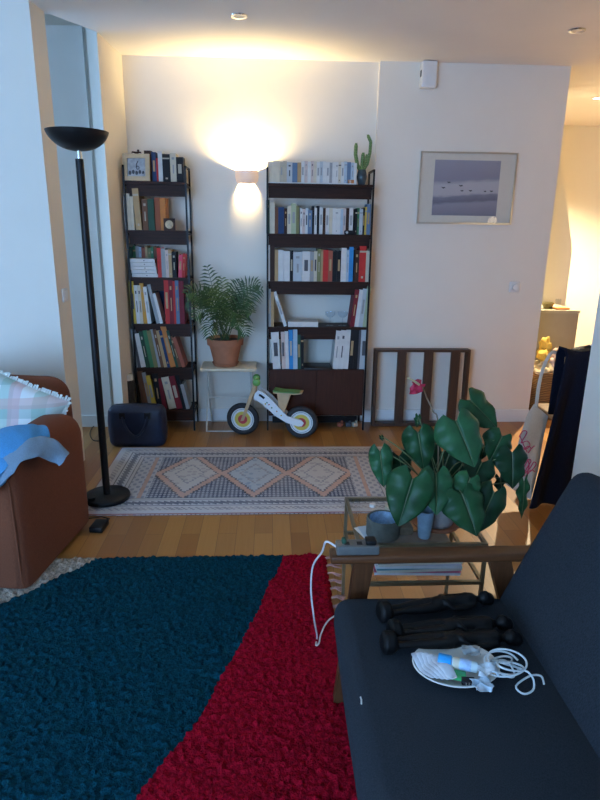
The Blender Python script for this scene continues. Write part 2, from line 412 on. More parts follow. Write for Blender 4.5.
def row(case, shelf, group, z, x0, x1, items, yf=YF+.012, dmax=.15, kind='book', tops=None, start=0, fit=True):
    """items: (px width, colour, top px[, lean px, gap px before])"""
    tot = sum(i[0]+(i[4] if len(i) > 4 else 0) for i in items); sc = (x1-x0)/tot if fit else 1
    x = x0
    for n, it in enumerate(items):
        wpx, col, top = it[0]*sc, it[1], it[2]; lean = it[3] if len(it) > 3 else 0; gap = it[4]*sc if len(it) > 4 else 0
        x += gap
        zb = z
        A = at(x, 300, y=yf); B_ = at(x+wpx, 300, y=yf)
        # base pixel row for this shelf
        def px2x(px, zz):
            lo, hi = 0, 600; 
            for _ in range(30):
                mid = (lo+hi)/2
                if at(px, mid, y=yf).z > zz: lo = mid
                else: hi = mid
            return at(px, lo, y=yf).x
        xa = px2x(x, z); xb = px2x(x+wpx, z)
        h = at(x, top, y=yf).z-z
        w_ = max(.006, (xb-xa)*.97); dx = 0
        ang = 0
        if lean:
            dxm = lean*.0064*1.05; ang = math.atan2(dxm, h); h = math.hypot(h, dxm); w_ *= math.cos(ang)
        SEED[0] += 1; rr = random.Random(SEED[0])
        d = min(.195, max(.10, h*.66))*(0.93+.1*rr.random()); d = min(d, .195)
        R = rotm(ry=ang) if ang else None
        piv = (xa, yf+rr.uniform(0, .008), z+.0004)
        if ang > 0:   # leans right: rests on its right bottom corner
            piv = (xa, piv[1], z+.0004+w_*math.sin(ang))
        light = sum(PAL[col]) > 1.0
        mk = (bmat('grey') if rr.random() < .7 else bmat('darkgrey')) if light else (bmat('tan') if rr.random() < .6 else bmat('beige'))
        if rr.random() < .35: mk = bmat(col)
        o = book_mb(w_, h, d, R, piv, mk, SEED[0]).build(kind, [bmat(col), m_pages, mk])
        nm = NAMES.get(col, col)
        size = 'slim' if wpx < 3.2 else ('thick' if wpx > 6.5 else '')
        st = ' leaning' if abs(lean) > 3 else ''
        lab = f"{size+' ' if size else ''}{nm}{st} {kind if kind!='book' else 'book'}, {ORD[start+n]} from left on {shelf}"
        tag(o, lab, 'book', group)
        x += wpx
W = 'the wide bookcase'
# wide bookcase, top shelf
c='cream'; wh='white'
row(W, "wide bookcase's top shelf", 'paperbacks on the top shelf of the wide bookcase', Z2[0]+.0075, 267, 356.5,
 [(6.5,c,161),(7.5,c,160.5),(3.5,'beige',161.5),(4,'beige',161),(6,'palegrey',162),(5.5,'slateblue',162.5),(4,'tan',162.5),(3.6,wh,161),(3.4,'pinkish',161),(3.5,wh,162),(3,'pinkish',161),(3.2,c,161.5),(3.5,wh,162),(3.2,'palegrey',161.5),(3.5,wh,161.5),(3.8,wh,162),(3,'grey',162.5),(3.1,wh,162),(3.4,wh,162),(3,c,162),(3.3,wh,162),(3,'paleblue',161.5),(4.2,'slateblue',162),(3.4,'paleblue',162.5),(3,wh,163)])
q = at(267, 184, y=YF+.01); q2 = at(357, 184, y=YF+.01)
o = MB().bb(q.x, q2.x, YF+.008, YF+.14, Z2[0]+.0004, Z2[0]+.007).build('book', mat('cover_white', PAL['white'])); tag(o, 'thin white portfolio lying flat under the paperbacks on the wide bookcase top', 'book')
# second shelf
row(W, "wide bookcase's second shelf", 'books on the second shelf of the wide bookcase', Z2[1], 266.3, 370,
 [(4,'darkgreen',200),(6.2,c,202),(4,'brown',207),(7,'navy',207),(3.8,'darkbrown',208),(4.5,c,206),(6,'palegreen',203.5),(3.5,'olive',206),
  (3,wh,208,0,1),(3.4,'pinkish',209),(3,wh,208),(5,'slateblue',210),(2.6,'black',206),(3,wh,208),(3,'black',206),(4,wh,207),(3.2,'darkbrown',208),
  (4.4,wh,208),(4,c,208),(3.4,wh,208),(3,wh,209),(3,wh,208),(3,'paleblue',209),(3.4,'pinkish',208.5),(3.8,'darkbrown',208),(4.8,wh,208),
  (2.8,'black',209,0,2),(2.6,'green',208),(4,'palegrey',209),(2.4,'black',208),(2.2,'yellow',207),(4.6,'slateblue',204)])
row(W, "wide bookcase's third shelf", 'books on the third shelf of the wide bookcase', Z2[2], 266, 370,
 [(4.2,wh,245),(5,'darkbrown',246),(3.6,'tan',250),(5.6,wh,250),(6.6,wh,251),(3.4,'black',251),(9.5,'palegrey',252),(8,wh,251.5),(4,'grey',252),(3.4,c,251),(4,'olive',249),(2,'tan',250),
  (5.6,'red',250),(4.4,'brick',250.5),(4.5,'black',251),(4.3,'black',251),(5.6,wh,248),(2.6,'paleblue',250),(4.6,'blue',247),(5,'darkbrown',250,0,1),(7,'red',246),(5,c,251)])
row(W, "wide bookcase's fourth shelf", 'books on the fourth shelf of the wide bookcase', Z2[3], 266.5, 274, [(4.5,'grey',289,0),(3,'tan',292)])
row(W, "wide bookcase's fourth shelf", 'books on the fourth shelf of the wide bookcase', Z2[3], 284, 287.5, [(3.5,wh,292.5,-12)], start=2)
row(W, "wide bookcase's fourth shelf", 'books on the fourth shelf of the wide bookcase', Z2[3], 350, 366.5, [(4.5,'darkred',290,4.3),(4.2,wh,290,3.6),(4,'palegrey',289,3.4),(3.8,'palegreen',287,3.3)], start=3)
a = at(288, 326, y=YF+.02); b_ = at(318, 326, y=YF+.02)
o = MB().bb(a.x, b_.x, YF+.01, YF+.15, Z2[3]+.0005, Z2[3]+.038).build('book', bmat('white')); tag(o, 'thick white book lying flat on the fourth shelf of the wide bookcase', 'book')
row(W, "wide bookcase's cupboard top", 'books on the cupboard of the wide bookcase', ZC, 273, 304,
 [(8,wh,332.5,-2.4),(4,'pinkish',332,-1.5,1),(3.4,wh,331.5,-1.5),(4.2,'blue',330,-1.2),(4.2,'paleblue',329.5,-.8),(3.4,'darkgreen',335,-1),(3,'black',336,-.6)])
row(W, "wide bookcase's cupboard top", 'books on the cupboard of the wide bookcase', ZC, 332.5, 367,
 [(5,wh,331,3.2),(5,wh,330.5,3),(5,wh,330,2.6),(4.6,'black',330,1.6),(4,'black',330.5,1.2),(2,'darkgrey',330.5,.8),(7.4,'palegrey',330,0.4)], start=7)
a = at(304, 371, y=YF-.02); b_ = at(332, 371, y=YF-.02)
o = MB().rbox(((a.x+b_.x)/2, YF+.06, ZC+.011), (b_.x-a.x, .18, .02), .004, 2).build('laptop', mat('matte_black_plastic', (.012, .011, .012), .5)); tag(o, 'closed black laptop lying on the cupboard top of the wide bookcase', 'laptop')

# narrow bookcase
NB = "narrow bookcase's "
def nrow(sh, grp, z, x0, x1, items, **k): row('', NB+sh, 'books on the '+grp+' of the narrow bookcase', z, x0, x1, items, **k)
nrow('top shelf', 'top shelf', Z1[0], 145.5, 184,
 [(7,'darkbrown',150.5),(4.4,'navy',152),(1.8,'red',158),(4.4,wh,151),(7.6,'black',154),(6,c,153),(7.2,'black',157)], yf=YF+.05)
nrow('second shelf', 'second shelf', Z1[1], 125, 155,
 [(2.6,wh,196),(3.6,c,193.5),(3.2,c,196.5),(6,'tan',188.5,-2,1.4),(5.4,'brown',199,0,.6),(6.2,'darkgreen',199)])
nrow('second shelf', 'second shelf', Z1[1], 155.5, 166.5, [(5.4,'rust',197.5),(5.4,'orange',198)], start=6, yf=YF+.035)
a = at(169.5, 229, y=YF+.01)
t = thing('trinket_box', 'small brown box with a round cream medallion on the narrow bookcase second shelf', 'box', (a.x, YF+.03, Z1[1]))
MB().bb(a.x-.038, a.x+.038, YF+.006, YF+.032, Z1[1]+.0005, Z1[1]+.082).build('box_body', bmat('darkbrown'), t)
MB().lathe([(.001, .004), (.02, .0045), (.028, 0)], (a.x, YF+.006, Z1[1]+.041), 20, R=rotm(rx=PI/2)).build('medallion', mat('cream_medallion', (.55, .42, .26), .5, .25, 60), t)
# third shelf
nrow('third shelf, front', 'third shelf', Z1[2], 158, 184.8,
 [(4,'red',248),(4,'grey',248.5),(3.2,'pinkish',250),(3.2,'tan',250),(4.4,'black',252),(3.6,'pink',255,1.6,1.2),(3,'red',254,1.8)])
for i, (x0, x1, cc) in enumerate([(129.5,155,'white'),(129.7,155.5,'white'),(130,156,'white'),(131,156.5,'white'),(131.4,157.5,'white')]):
    a = at(x0, 270, y=YF+.012); b_ = at(x1, 270, y=YF+.012); h = .0258; k = 4-i
    o = MB().bb(a.x, b_.x, YF+.012+.002*i, YF+.13, Z1[2]+.0005+h*k, Z1[2]+h*k+h-.0012, 0)
    o.bb(a.x+.1, a.x+.108, YF+.0115+.002*i, YF+.013+.002*i, Z1[2]+h*k+.009, Z1[2]+h*k+.016, 1)
    o = o.build('book', [bmat('white'), bmat('darkgrey')])
    tag(o, ['topmost', 'second from top', 'middle', 'second from bottom', 'bottom'][i]+' white book in the flat stack on the narrow bookcase', 'book', 'flat stack of white books')
row('', NB+'third shelf, behind the stack', 'small books behind the white stack', Z1[2], 130, 158,
 [(4.5,'darkgreen',247),(3,'green',246),(3.4,'grey',246),(2.6,'paleblue',247),(4,'brick',247.5),(2.6,'tan',246),(3.4,'olive',248),(2.8,'green',247),(3.6,'brown',246.5)], yf=YF+.14)
nrow('fourth shelf', 'fourth shelf', Z1[3], 132, 151.5,
 [(4.4,'yellow',281.5,-1),(3.2,wh,285.5,-1.2),(3,c,285.5,-1.2),(3.6,'amber',283.5,-2.4),(3.6,wh,287,-3)])
nrow('fourth shelf', 'fourth shelf', Z1[3], 156.5, 163.2, [(2.6,'grey',285,-8),(2.4,wh,294,-6.5)], start=5)
nrow('fourth shelf', 'fourth shelf', Z1[3], 165.5, 185, [(4.4,'red',280),(4,'darkred',280),(2,'red',281),(3.4,'slateblue',280),(4.8,'darkred',281)], start=7, dmax=.15)
o = book_mb(.06, .26, .02, None, (at(156,300,y=4.53).x, 4.53, Z1[3]+.0005)).build('book', [bmat('navy'), m_pages]); tag(o, 'navy blue picture book standing at the back of the narrow bookcase fourth shelf', 'book')
nrow('fifth shelf', 'fifth shelf', Z1[4], 135, 186,
 [(2.4,'grey',329,-2.6),(3,'darkgrey',330,-3),(4.6,wh,334,-5),(3.6,'darkgreen',332,-6),(3.6,'green',331,-6),(3.6,'olive',331,-6),(2.4,'grey',330,-7),(3,'brown',330,-7),(3,'tan',331,-7),(2.6,'navy',331,-7.5),(5,'orange',327,-9),(2.4,'darkgreen',331,-9),(3.2,'brown',337,-9),(3.4,'brick',338,-9.5)])
nrow('bottom shelf', 'bottom shelf', Z1[5], 143, 190,
 [(6,'brown',372,-5),(3.6,'grey',373,-6),(4.4,'yellow',376,-6),(5.4,'black',374,-4),(4,'darkred',379,-4),(7.6,c,378,-7,2),(6,'darkred',377,-7.5),(3.4,'black',376,-7),(3.6,'grey',385,-6)], fit=True)

# framed photograph on the narrow bookcase
a = at(137, 181, y=YF+.01)
t = thing('photo_frame', 'pale wood framed photo standing on top of the narrow bookcase', 'photo frame', (a.x, YF+.02, Z1[0]))
Rf = rotm(rx=-.10, rz=-.05)
cz = Z1[0]+.088
fm = MB()
for dx, dz, w_, h_ in ((0, .072, .178, .028), (0, -.072, .178, .028), (-.075, 0, .028, .118), (.075, 0, .028, .118)):
    fm.box((a.x+dx, YF+.02, cz+dz), (w_, .018, h_), R=Rf, piv=(a.x, YF+.02, cz))
fm.build('frame', mat('pale_birch', (.55, .42, .25), .5, .08, 30), t)
MB().box((a.x, YF+.024, cz), (.125, .004, .12), R=Rf, piv=(a.x, YF+.02, cz)).build('photo', mat('snowy_photo', (.38, .40, .42), .3, .25, 30), t)
fg = MB()
fg.tube([Vector((a.x+.012+.0*i, YF+.018, cz))+Vector(v) for i, v in enumerate([(0,0,.04),(-.012,0,.02),(-.014,0,0),(-.008,0,-.012),(.004,0,-.01),(.006,0,.003),(-.004,0,.009),(-.013,0,.003)])], .0028, 6)
for i in range(5): fg.ball((a.x-.045+.022*i, YF+.018, cz-.035+.006*(i % 2)), (.009, .003, .014), 6, 0)
fg.build('photo_figures', bmat('darkgrey'), t)
t = MB().tube([(a.x-.03, YF+.045, cz+.10), (a.x+.0, YF+.045, cz+.094), (a.x+.03, YF+.045, cz+.098)], [.004, .007, .004], 8).tube([(a.x-.03, YF+.045, Z1[0]+.001), (a.x-.03, YF+.045, cz+.10)], .002, 6).tube([(a.x+.03, YF+.045, Z1[0]+.001), (a.x+.03, YF+.045, cz+.10)], .002, 6).ball((a.x+.012, YF+.045, cz+.108), .008, 6).build('small_ornament', bmat('darkbrown')); tag(t, 'tiny dark toy bird on thin legs peeking above the pale photo frame', 'ornament')

# black tin with white cap left of the narrow bookcase
a = at(129.5, 436, z=0)
a = at(131, 420, y=4.29)
t = thing('gift_tin', 'black cylindrical bottle tin with white cap behind the blue bag', 'tin', (a.x, 4.27, 0))
MB().lathe([(.001, .0005), (.043, .0005), (.043, .42), (.001, .42)], (a.x, 4.27, 0), 24).build('tin_body', mat('printed_black_tin', (.02, .02, .022), .35, .6, 60), t)
MB().lathe([(.044, .42), (.044, .45), (.036, .462), (.001, .465)], (a.x, 4.27, 0), 24).build('cap', mat('cream_cap', (.6, .57, .5), .5), t)
dq = MB()
for i in range(9):
    dq.ball((a.x+rnd.uniform(-.02, .02), 4.2275, .13+.02*i), (.007, .002, .008), 5)
dq.build('lettering', bmat('white'), t)

# cactus and vase, tealight, glasses, camera
a = at(361.5, 184, y=YF+.06); z0 = Z2[0]
t = thing('potted_cactus', 'slender branching green cactus in a dark glass vase on the wide bookcase', 'potted cactus', (a.x, a.y, z0))
MB().lathe([(.001, .0005), (.022, .0005), (.034, .04), (.036, .055), (.03, .085), (.026, .1), (.023, .1), (.031, .055), (.019, .004), (.001, .004)], (a.x, a.y, z0), 24, close=False).build('vase', mat('smoked_glaze', (.05, .07, .08), .12, .3, 40), t)
MB().lathe([(.001, .088), (.026, .088)], (a.x, a.y, z0), 16).build('soil', mat('soil', (.05, .03, .02), .9, .3, 80), t)
m_cact = mat('cactus_green', (.10, .19, .05), .55, .25, 60)
for pts, r in (([(0,.08),(-.035,.13),(-.05,.2),(-.048,.27)], .013), ([(0,.08),(.0,.16),(.004,.21)], .013), ([(.005,.09),(.035,.14),(.05,.21),(.052,.28),(.03,.325)], .011), ([(0,.09),(.022,.14),(.028,.2)], .010)):
    P = [Vector((a.x+p[0], a.y+rnd.uniform(-.004,.004), z0+p[1])) for p in pts]
    Q = []
    for i in range(len(P)-1):
        for k in range(4): Q.append(P[i].lerp(P[i+1], k/4))
    Q.append(P[-1])
    arm = MB(); arm.tube(Q, [r*(.75 if i == 0 else (.55 if i == len(Q)-1 else 1)) for i in range(len(Q))], 10)
    for q_ in Q[2:]: arm.ball(q_+Vector((-.5*r, -r*.75, 0)), .0022, 4, 1); arm.ball(q_+Vector((.5*r, -r*.75, 0)), .0022, 4, 1)
    arm.build('cactus_arm', [m_cact, mat('cactus_spines', (.45, .42, .25), .8)], t)
a = at(351, 182, y=YF+.015)
t = thing('tealight_holder', 'small amber glass tealight holder beside the cactus vase', 'candle holder', (a.x, a.y+.01, z0))
MB().lathe([(.001, .0005), (.024, .0005), (.026, .03), (.023, .03), (.021, .004), (.001, .004)], (a.x, a.y+.018, z0), 20).build('cup', mat('amber_glass', (.45, .20, .09), .15, .2, 40), t)
MB().lathe([(.001, .028), (.018, .028), (.018, .006)], (a.x, a.y+.018, z0), 16).build('candle', mat('wax', (.75, .66, .52), .5), t)
a = at(349.5, 232, y=YF+.006)
t = thing('compact_camera', 'small black compact camera lying in front of books on second shelf', 'camera', (a.x, YF-.0, Z2[1]))
MB().rbox((a.x, YF+.003, Z2[1]+.0145), (.075, .016, .028), .005, 2).build('camera_body', bmat('black'), t)
MB().lathe([(.001, .006), (.009, .006), (.012, 0)], (a.x-.02, YF-.005, Z2[1]+.015), 14, R=rotm(rx=PI/2)).build('lens', m_chrome, t)
m_glass = clear('clear_glass', (.93, .95, .97), 1.5)
for px, w_ in ((330, 'left'), (342.5, 'right')):
    a = at(px, 326, y=YF+.06)
    r_ = .037
    g_ = MB().lathe([(.001, .0005), (.03, .0005), (.029, .003), (.004, .006), (.0035, .055), (.006, .06), (.02, .066), (r_, .082), (r_+.001, .105), (r_-.001, .105), (r_-.002, .083), (.019, .0685), (.002, .063)], (a.x, YF+.07, Z2[3]+.0005), 28)
    o = g_.build('coupe_glass', m_glass); tag(o, f'{w_} of the two clear stemmed coupe glasses on the fourth shelf', 'glass', 'coupe glasses')

# ------------------------------------------------------------------ picture, alarm box, thermostat
def pic():
    m, nt, b = nt_new('misty_seascape_print'); g = NG(nt); o = g.obj()
    sp = g.n('ShaderNodeSeparateXYZ'); g.put(sp.inputs[0], o)
    nz = g.noise(g.mp(o, (6, 1, 22)), 1.5, 5, .6)
    zz = g.m('ADD', sp.outputs[2], g.m('MULTIPLY', g.m('SUBTRACT', nz, .5), .05))
    zz = g.m('ADD', zz, g.m('MULTIPLY', sp.outputs[0], -.06))
    c = g.ramp(g.m('ADD', g.m('MULTIPLY', zz, 1/.38), 0), [(0, (.22, .23, .30)), (.22, (.30, .31, .39)), (.27, (.17, .18, .24)), (.36, (.24, .25, .32)), (.40, (.48, .48, .52)), (.58, (.50, .50, .53)), (.66, (.27, .28, .36)), (1, (.34, .35, .43))])
    nt.links.new(c, b.inputs['Base Color']); b.inputs['Roughness'].default_value = .5
    return m
X0, X1, ZA, ZB, YW = 1.078, 1.782, 1.535, 2.03, 4.5645
t = thing('framed_picture', 'thin silver-framed seascape photograph with flying birds hanging on right wall', 'picture', ((X0+X1)/2, YW-.01, ZA))
f = MB(); y0, y1 = YW-.022, YW-.0005
f.bb(X0, X1, y0, y1, ZA, ZA+.01); f.bb(X0, X1, y0, y1, ZB-.01, ZB); f.bb(X0, X0+.01, y0, y1, ZA+.01, ZB-.01); f.bb(X1-.01, X1, y0, y1, ZA+.01, ZB-.01)
f.build('frame', mat('pale_metal_frame', (.55, .52, .46), .3, .05, 20, metal=.7), t)
MB().bb(X0+.01, X1-.01, YW-.012, YW-.002, ZA+.01, ZB-.01).build('mount', mat('cream_mount', (.72, .69, .60), .8, .02), t)
pr_ = MB().bb(1.185, 1.665, YW-.0135, YW-.012, 1.595, 1.975)
o = bpy.data.objects.new('x', None)
ob = pr_.build('print', pic(), t)
# object coordinates of the print start at the thing's base: shift them to the print's lower left corner
me = ob.data
off = Vector((1.425-(X0+X1)/2, 0, 1.595-ZA))
for v in me.vertices: v.co -= off
ob.location = off
bd = MB()
for px, py, s_ in ((443.5, 188, 1.2), (449, 182.5, 1), (461, 186, 1.3), (462, 191, .9), (470.5, 191, 1), (485, 191.5, .7), (491.5, 191.5, 1)):
    p = at(px, py, y=YW-.0145); s_ *= .013
    bd.tube([p+Vector((-s_, 0, s_*.5)), p+Vector((-s_*.4, 0, s_*.1)), p, p+Vector((s_*.5, 0, s_*.3)), p+Vector((s_*.9, 0, -s_*.1))], [.0008, .003, .0045, .003, .0008], 6, flat=1)
bd.build('bird_marks', bmat('black'), t)
MB().bb(X0+.01, X1-.01, YW-.0195, YW-.0175, ZA+.01, ZB-.01).build('glass_pane', clear('picture_glass', (.97, .97, .97), 1.4, .015), t)

a = at(428, 75, y=4.53)
t = thing('alarm_box', 'small white plastic sensor box mounted high under the ceiling', 'wall box', (a.x, 4.54, 2.43))
MB().rbox((a.x+.003, 4.530, 2.513), (.105, .07, .165), .008, 3).build('housing', m_plastic, t)
MB().bb(a.x-.0515, a.x-.0495, 4.51, 4.545, 2.50, 2.54).build('port', m_black, t)
a = at(514.5, 287, y=4.56)
t = thing('thermostat_dial', 'small white rotary dimmer switch on the right wall', 'switch', (a.x, 4.56, a.z-.04))
MB().rbox((a.x, 4.559, a.z), (.08, .012, .08), .004, 2).build('plate', m_plastic, t)
MB().lathe([(.001, .014), (.02, .013), (.023, 0)], (a.x, 4.552, a.z), 20, R=rotm(rx=PI/2)).build('dial', m_trim, t)
a = at(56, 295, x=-1.228)
t = thing('light_switch', 'white wall light switch on the side of the left pillar', 'switch', (-1.225, 3.68, 1.1))
a = at(56, 295, y=3.69)
MB().rbox((-1.2255, 3.69, a.z), (.012, .08, .08), .004, 2).build('plate', m_plastic, t)
MB().bb(-1.2195, -1.2165, 3.665, 3.715, a.z-.025, a.z+.025).build('rocker', m_trim, t)

# ------------------------------------------------------------------ folding table, palm
m_wm = mat('chipped_white_metal', (.62, .60, .53), .45, .12, 25)
m_top = mat('worn_cream_top', (.72, .60, .42), .5, .12, 18)
ZT = .492; a = at(199, 370, z=ZT); b_ = at(256, 371, z=ZT)
TX0, TX1, TY0, TY1 = a.x, b_.x, 4.315, 4.575
t = thing('folding_side_table', 'small white metal folding table holding the potted palm', 'side table', ((TX0+TX1)/2, 4.445, 0))
MB().rbox(((TX0+TX1)/2, (TY0+TY1)/2, ZT-.012), (TX1-TX0, TY1-TY0, .024), .009, 3).build('tabletop', m_top, t)
xl, xr = TX0+.045, TX1-.04
for x in (xl, xr):
    for ya, yb in ((TY0+.02, TY1-.01), (TY1-.02, TY0+.0)):
        dx = .004 if ya < yb else -.004
        MB().tube([(x+dx*2, ya, ZT-.02), (x+dx*2, (ya+yb)/2, ZT*.5), (x+dx*2, yb, .006)], .0065, 8).build('leg', m_wm, t)
for y, z in ((TY0, .0075), (TY1-.01, .0075), ((TY0+TY1)/2, ZT*.48)):
    MB().tube([(xl, y, z), (xr, y, z)], .005, 8).build('crossbar', m_wm, t)
m_terra = mat('terracotta', (.42, .16, .08), .75, .12, 14, .1)
PXc, PYc = at(225.5, 366, z=ZT).x+.0, 4.43
t = thing('potted_palm', 'leafy green parlour palm in a terracotta pot on the white folding table', 'potted plant', (PXc, PYc, ZT+.002))
MB().lathe([(.001, 0), (.085, 0), (.1, .025), (.094, .025), (.082, .006), (.001, .006)], (PXc, PYc, ZT+.002), 32).build('saucer', m_terra, t)
MB().lathe([(.001, .008), (.085, .008), (.120, .16), (.134, .16), (.137, .208), (.126, .208), (.121, .17), (.108, .16)], (PXc, PYc, ZT+.002), 36).build('pot', m_terra, t)
zs_ = ZT+.19
MB().lathe([(.001, zs_+.008), (.06, zs_+.004), (.118, zs_)], (PXc, PYc, 0), 24).build('soil', mat('soil', (.05, .03, .02), .9, .3, 80), t)
m_palm = mat('palm_green', (.05, .10, .03), .5, .35, 15); m_palm2 = mat('palm_light_green', (.13, .18, .05), .5, .3, 15)
def frond(base, mid, tip, wid, m, n=13):
    mb = MB(); pts = []
    for i in range(19):
        u = i/18; p = base*(1-u)**2+mid*2*u*(1-u)+tip*u*u; pts.append(p)
    mb.tube(pts, [.0035*(1-.7*i/18) for i in range(19)], 5)
    for k in range(n):
        u = .32+.66*k/(n-1); i = min(int(u*18), 17); p = pts[i].lerp(pts[i+1], u*18-i); T = (pts[i+1]-pts[i]).normalized()
        sd = T.cross(Vector((.15, -1, .35)));
        if sd.length < .2: sd = T.cross(Vector((0, 0, 1)))
        sd.normalize(); L = wid*(math.sin(PI*(.22+.72*(k/(n-1))))**.7)*rnd.uniform(.85, 1.1)
        for s_ in (-1, 1):
            d = (sd*s_*.8+T*.62+Vector((0, 0, -.12+rnd.uniform(-.12, .12)))).normalized()
            nn = d.cross(T).normalized() if d.cross(T).length > .01 else Vector((0, 0, 1))
            wv = d.cross(nn).normalized()*.0062
            q = p+d*L*.5; e = p+d*L+Vector((0, 0, -.22*L))
            mb.add([p-wv*.3, p+wv*.3, q+wv+nn*.002, e, q-wv+nn*.002, q+nn*.0], [(0, 1, 2, 5), (5, 2, 3), (0, 5, 4), (5, 3, 4)], 0, True)
    return mb
FR = [((183,305),(196,280),4.40),((186,293),(205,285),4.25),((207,266),(215,300),4.42),((222,278),(222,310),4.30),((240,281),(232,300),4.42),((258,284),(240,285),4.35),((262,289),(238,300),4.25),((252,312),(240,305),4.22),((194,318),(206,300),4.22),((240,325),(234,305),4.18),((209,338),(212,310),4.20),((213,288),(219,310),4.20),((230,292),(228,315),4.48),((247,298),(235,310),4.50),((199,300),(212,290),4.46),((221,300),(222,320),4.2),((232,310),(229,320),4.22),((204,290),(214,305),4.3),((215,318),(219,322),4.16),((246,335),(238,318),4.24)]
for i, (tp, md, yy) in enumerate(FR):
    b0 = Vector((PXc+rnd.uniform(-.03, .03), PYc+rnd.uniform(-.03, .03), zs_))
    tip = at(tp[0], tp[1], y=yy); mid = at(md[0], md[1]-6, y=(yy+PYc)/2)
    frond(b0, mid, tip, .118, m_palm2 if i in (11, 3, 16) else m_palm, 12).build('frond', m_palm2 if i in (11, 3, 16) else m_palm, t)

# ------------------------------------------------------------------ balance bike
fa = at(243, 418, y=4.26); ra = at(301.5, 422, y=4.18)
FWc = Vector((fa.x, 4.26, .124)); RWc = Vector((ra.x, 4.18, .124))
ax = (RWc-FWc).normalized(); sdv = Vector((-ax.y, ax.x, 0))  # sideways
t = thing('balance_bike', "child's white and green wooden balance bike parked before the wide bookcase", 'balance bike', ((FWc.x+RWc.x)/2, 4.235, 0))
yawb = math.atan2(ax.y, ax.x)
Rw = Matrix.Rotation(yawb, 3, 'Z') @ Matrix.Rotation(PI/2, 3, 'X')
m_rub = mat('black_rubber', (.02, .021, .024), .7, .2, 60)
m_hubs = [mat('hub_white', (.72, .74, .72), .4), mat('hub_yellow', (.65, .50, .08), .4), mat('hub_red', (.55, .05, .06), .4)]
for Cw in (FWc, RWc):
    R_ = .1235
    MB().lathe([(.086, -.014), (.09, -.021), (.105, -.0245), (.118, -.017), (R_, 0), (.118, .017), (.105, .0245), (.09, .021), (.086, .014)], Cw, 40, R=Rw, close=True).build('tyre', m_rub, t)
    h = MB()
    h.lathe([(.001, -.012), (.088, -.012), (.088, .012), (.001, .012)], Cw, 32, R=Rw, mi=0)
    for s_ in (-1, 1):
        h.lathe([(.001, s_*.0135), (.06, s_*.0135), (.06, s_*.012)], Cw, 30, R=Rw, mi=1)
        h.lathe([(.001, s_*.015), (.035, s_*.015), (.035, s_*.013)], Cw, 24, R=Rw, mi=2)
        h.lathe([(.075, s_*.0122), (.075, s_*.0135), (.078, s_*.0135), (.078, s_*.0122)], Cw, 30, R=Rw, mi=3)
    wl = h.build('wheel', m_hubs+[bmat('slateblue')], t)
m_ply = mat('birch_plywood', (.55, .36, .19), .5, .1, 20)
def bp(u, z, s=0):  # along bike, height, sideways
    return FWc+ax*u+Vector((0, 0, z-FWc.z))+sdv*s
Lw = (RWc-FWc).length
def slab(poly, s0, s1):
    n = len(poly); vs = [bp(u, z, s0) for u, z in poly]+[bp(u, z, s1) for u, z in poly]
    return MB().add(vs, [tuple(range(n)), tuple(range(2*n-1, n-1, -1))]+[(i, i+n, (i+1) % n+n, (i+1) % n) for i in range(n)])
# fork
for s_ in (-.034, .022): slab([(-.012, .115), (.012, .12), (.115, .40), (.09, .41)], s_, s_+.012).build('fork_blade', m_ply, t)
slab([(.065, .31), (.095, .31), (.115, .41), (.085, .42)], -.0215, .0215).build('head_block', m_ply, t)
# handlebar across
m_gr = mat('green_grip', (.16, .36, .08), .5, .1, 20)
hd = Vector((-.015, 1, -.03)).normalized()
hb = lambda s: bp(.105, .425)+hd*s
MB().tube([hb(-.085), hb(.085)], .010, 10).build('handlebar', m_ply, t)
for s_ in (-1, 1): MB().tube([hb(s_*.04), hb(s_*.045), hb(s_*.085), hb(s_*.092)], [.014, .024, .028, .018], 14).build('grip', m_gr, t)
# curved white frame plank pair
fp = [(.10, .335), (.125, .365), (.165, .345), (.215, .305), (.28, .235), (.34, .175), (Lw+.005, .150), (Lw+.022, .128), (Lw+.008, .105), (Lw-.02, .103), (.33, .128), (.25, .175), (.185, .232), (.13, .275), (.09, .29)]
for s_ in (-.046, .034):
    pk = slab(fp, s_, s_+.012)
    fr_ = pk.build('frame_plank', mat('white_lacquer', (.75, .77, .78), .35, .02), t)
dm = MB()
sI = -.0465 if sdv.y > 0 else .0465
dm.tube([bp(.132, .327, sI), bp(.145, .322, sI), bp(.17, .303, sI)], .0085, 8, flat=1)
dm.build('grip_slot', bmat('black'), t)
for (u, z, cc) in ((.19, .272, 'green'), (.205, .258, 'red'), (.178, .262, 'yellow'), (.225, .235, 'green'), (.262, .21, 'orange'), (.295, .18, 'yellow')):
    MB().ball(bp(u, z, sI), .0055, 6).build('painted_dot', bmat(cc), t)
slab([(.275, .215), (.315, .20), (.36, .338), (.262, .338)], -.0335, .0335).build('seat_post', m_ply, t)
slab([(.235, .345), (.39, .341), (.445, .351), (.445, .355), (.385, .349), (.235, .352)], -.05, .05).build('seat', m_ply, t)
slab([(.235, .3525), (.30, .351), (.385, .3495), (.425, .354), (.385, .356), (.30, .358), (.235, .366)], -.05, .05).build('seat_pad', [mat('green_seat', (.12, .26, .07), .5, .1, 20)], t)

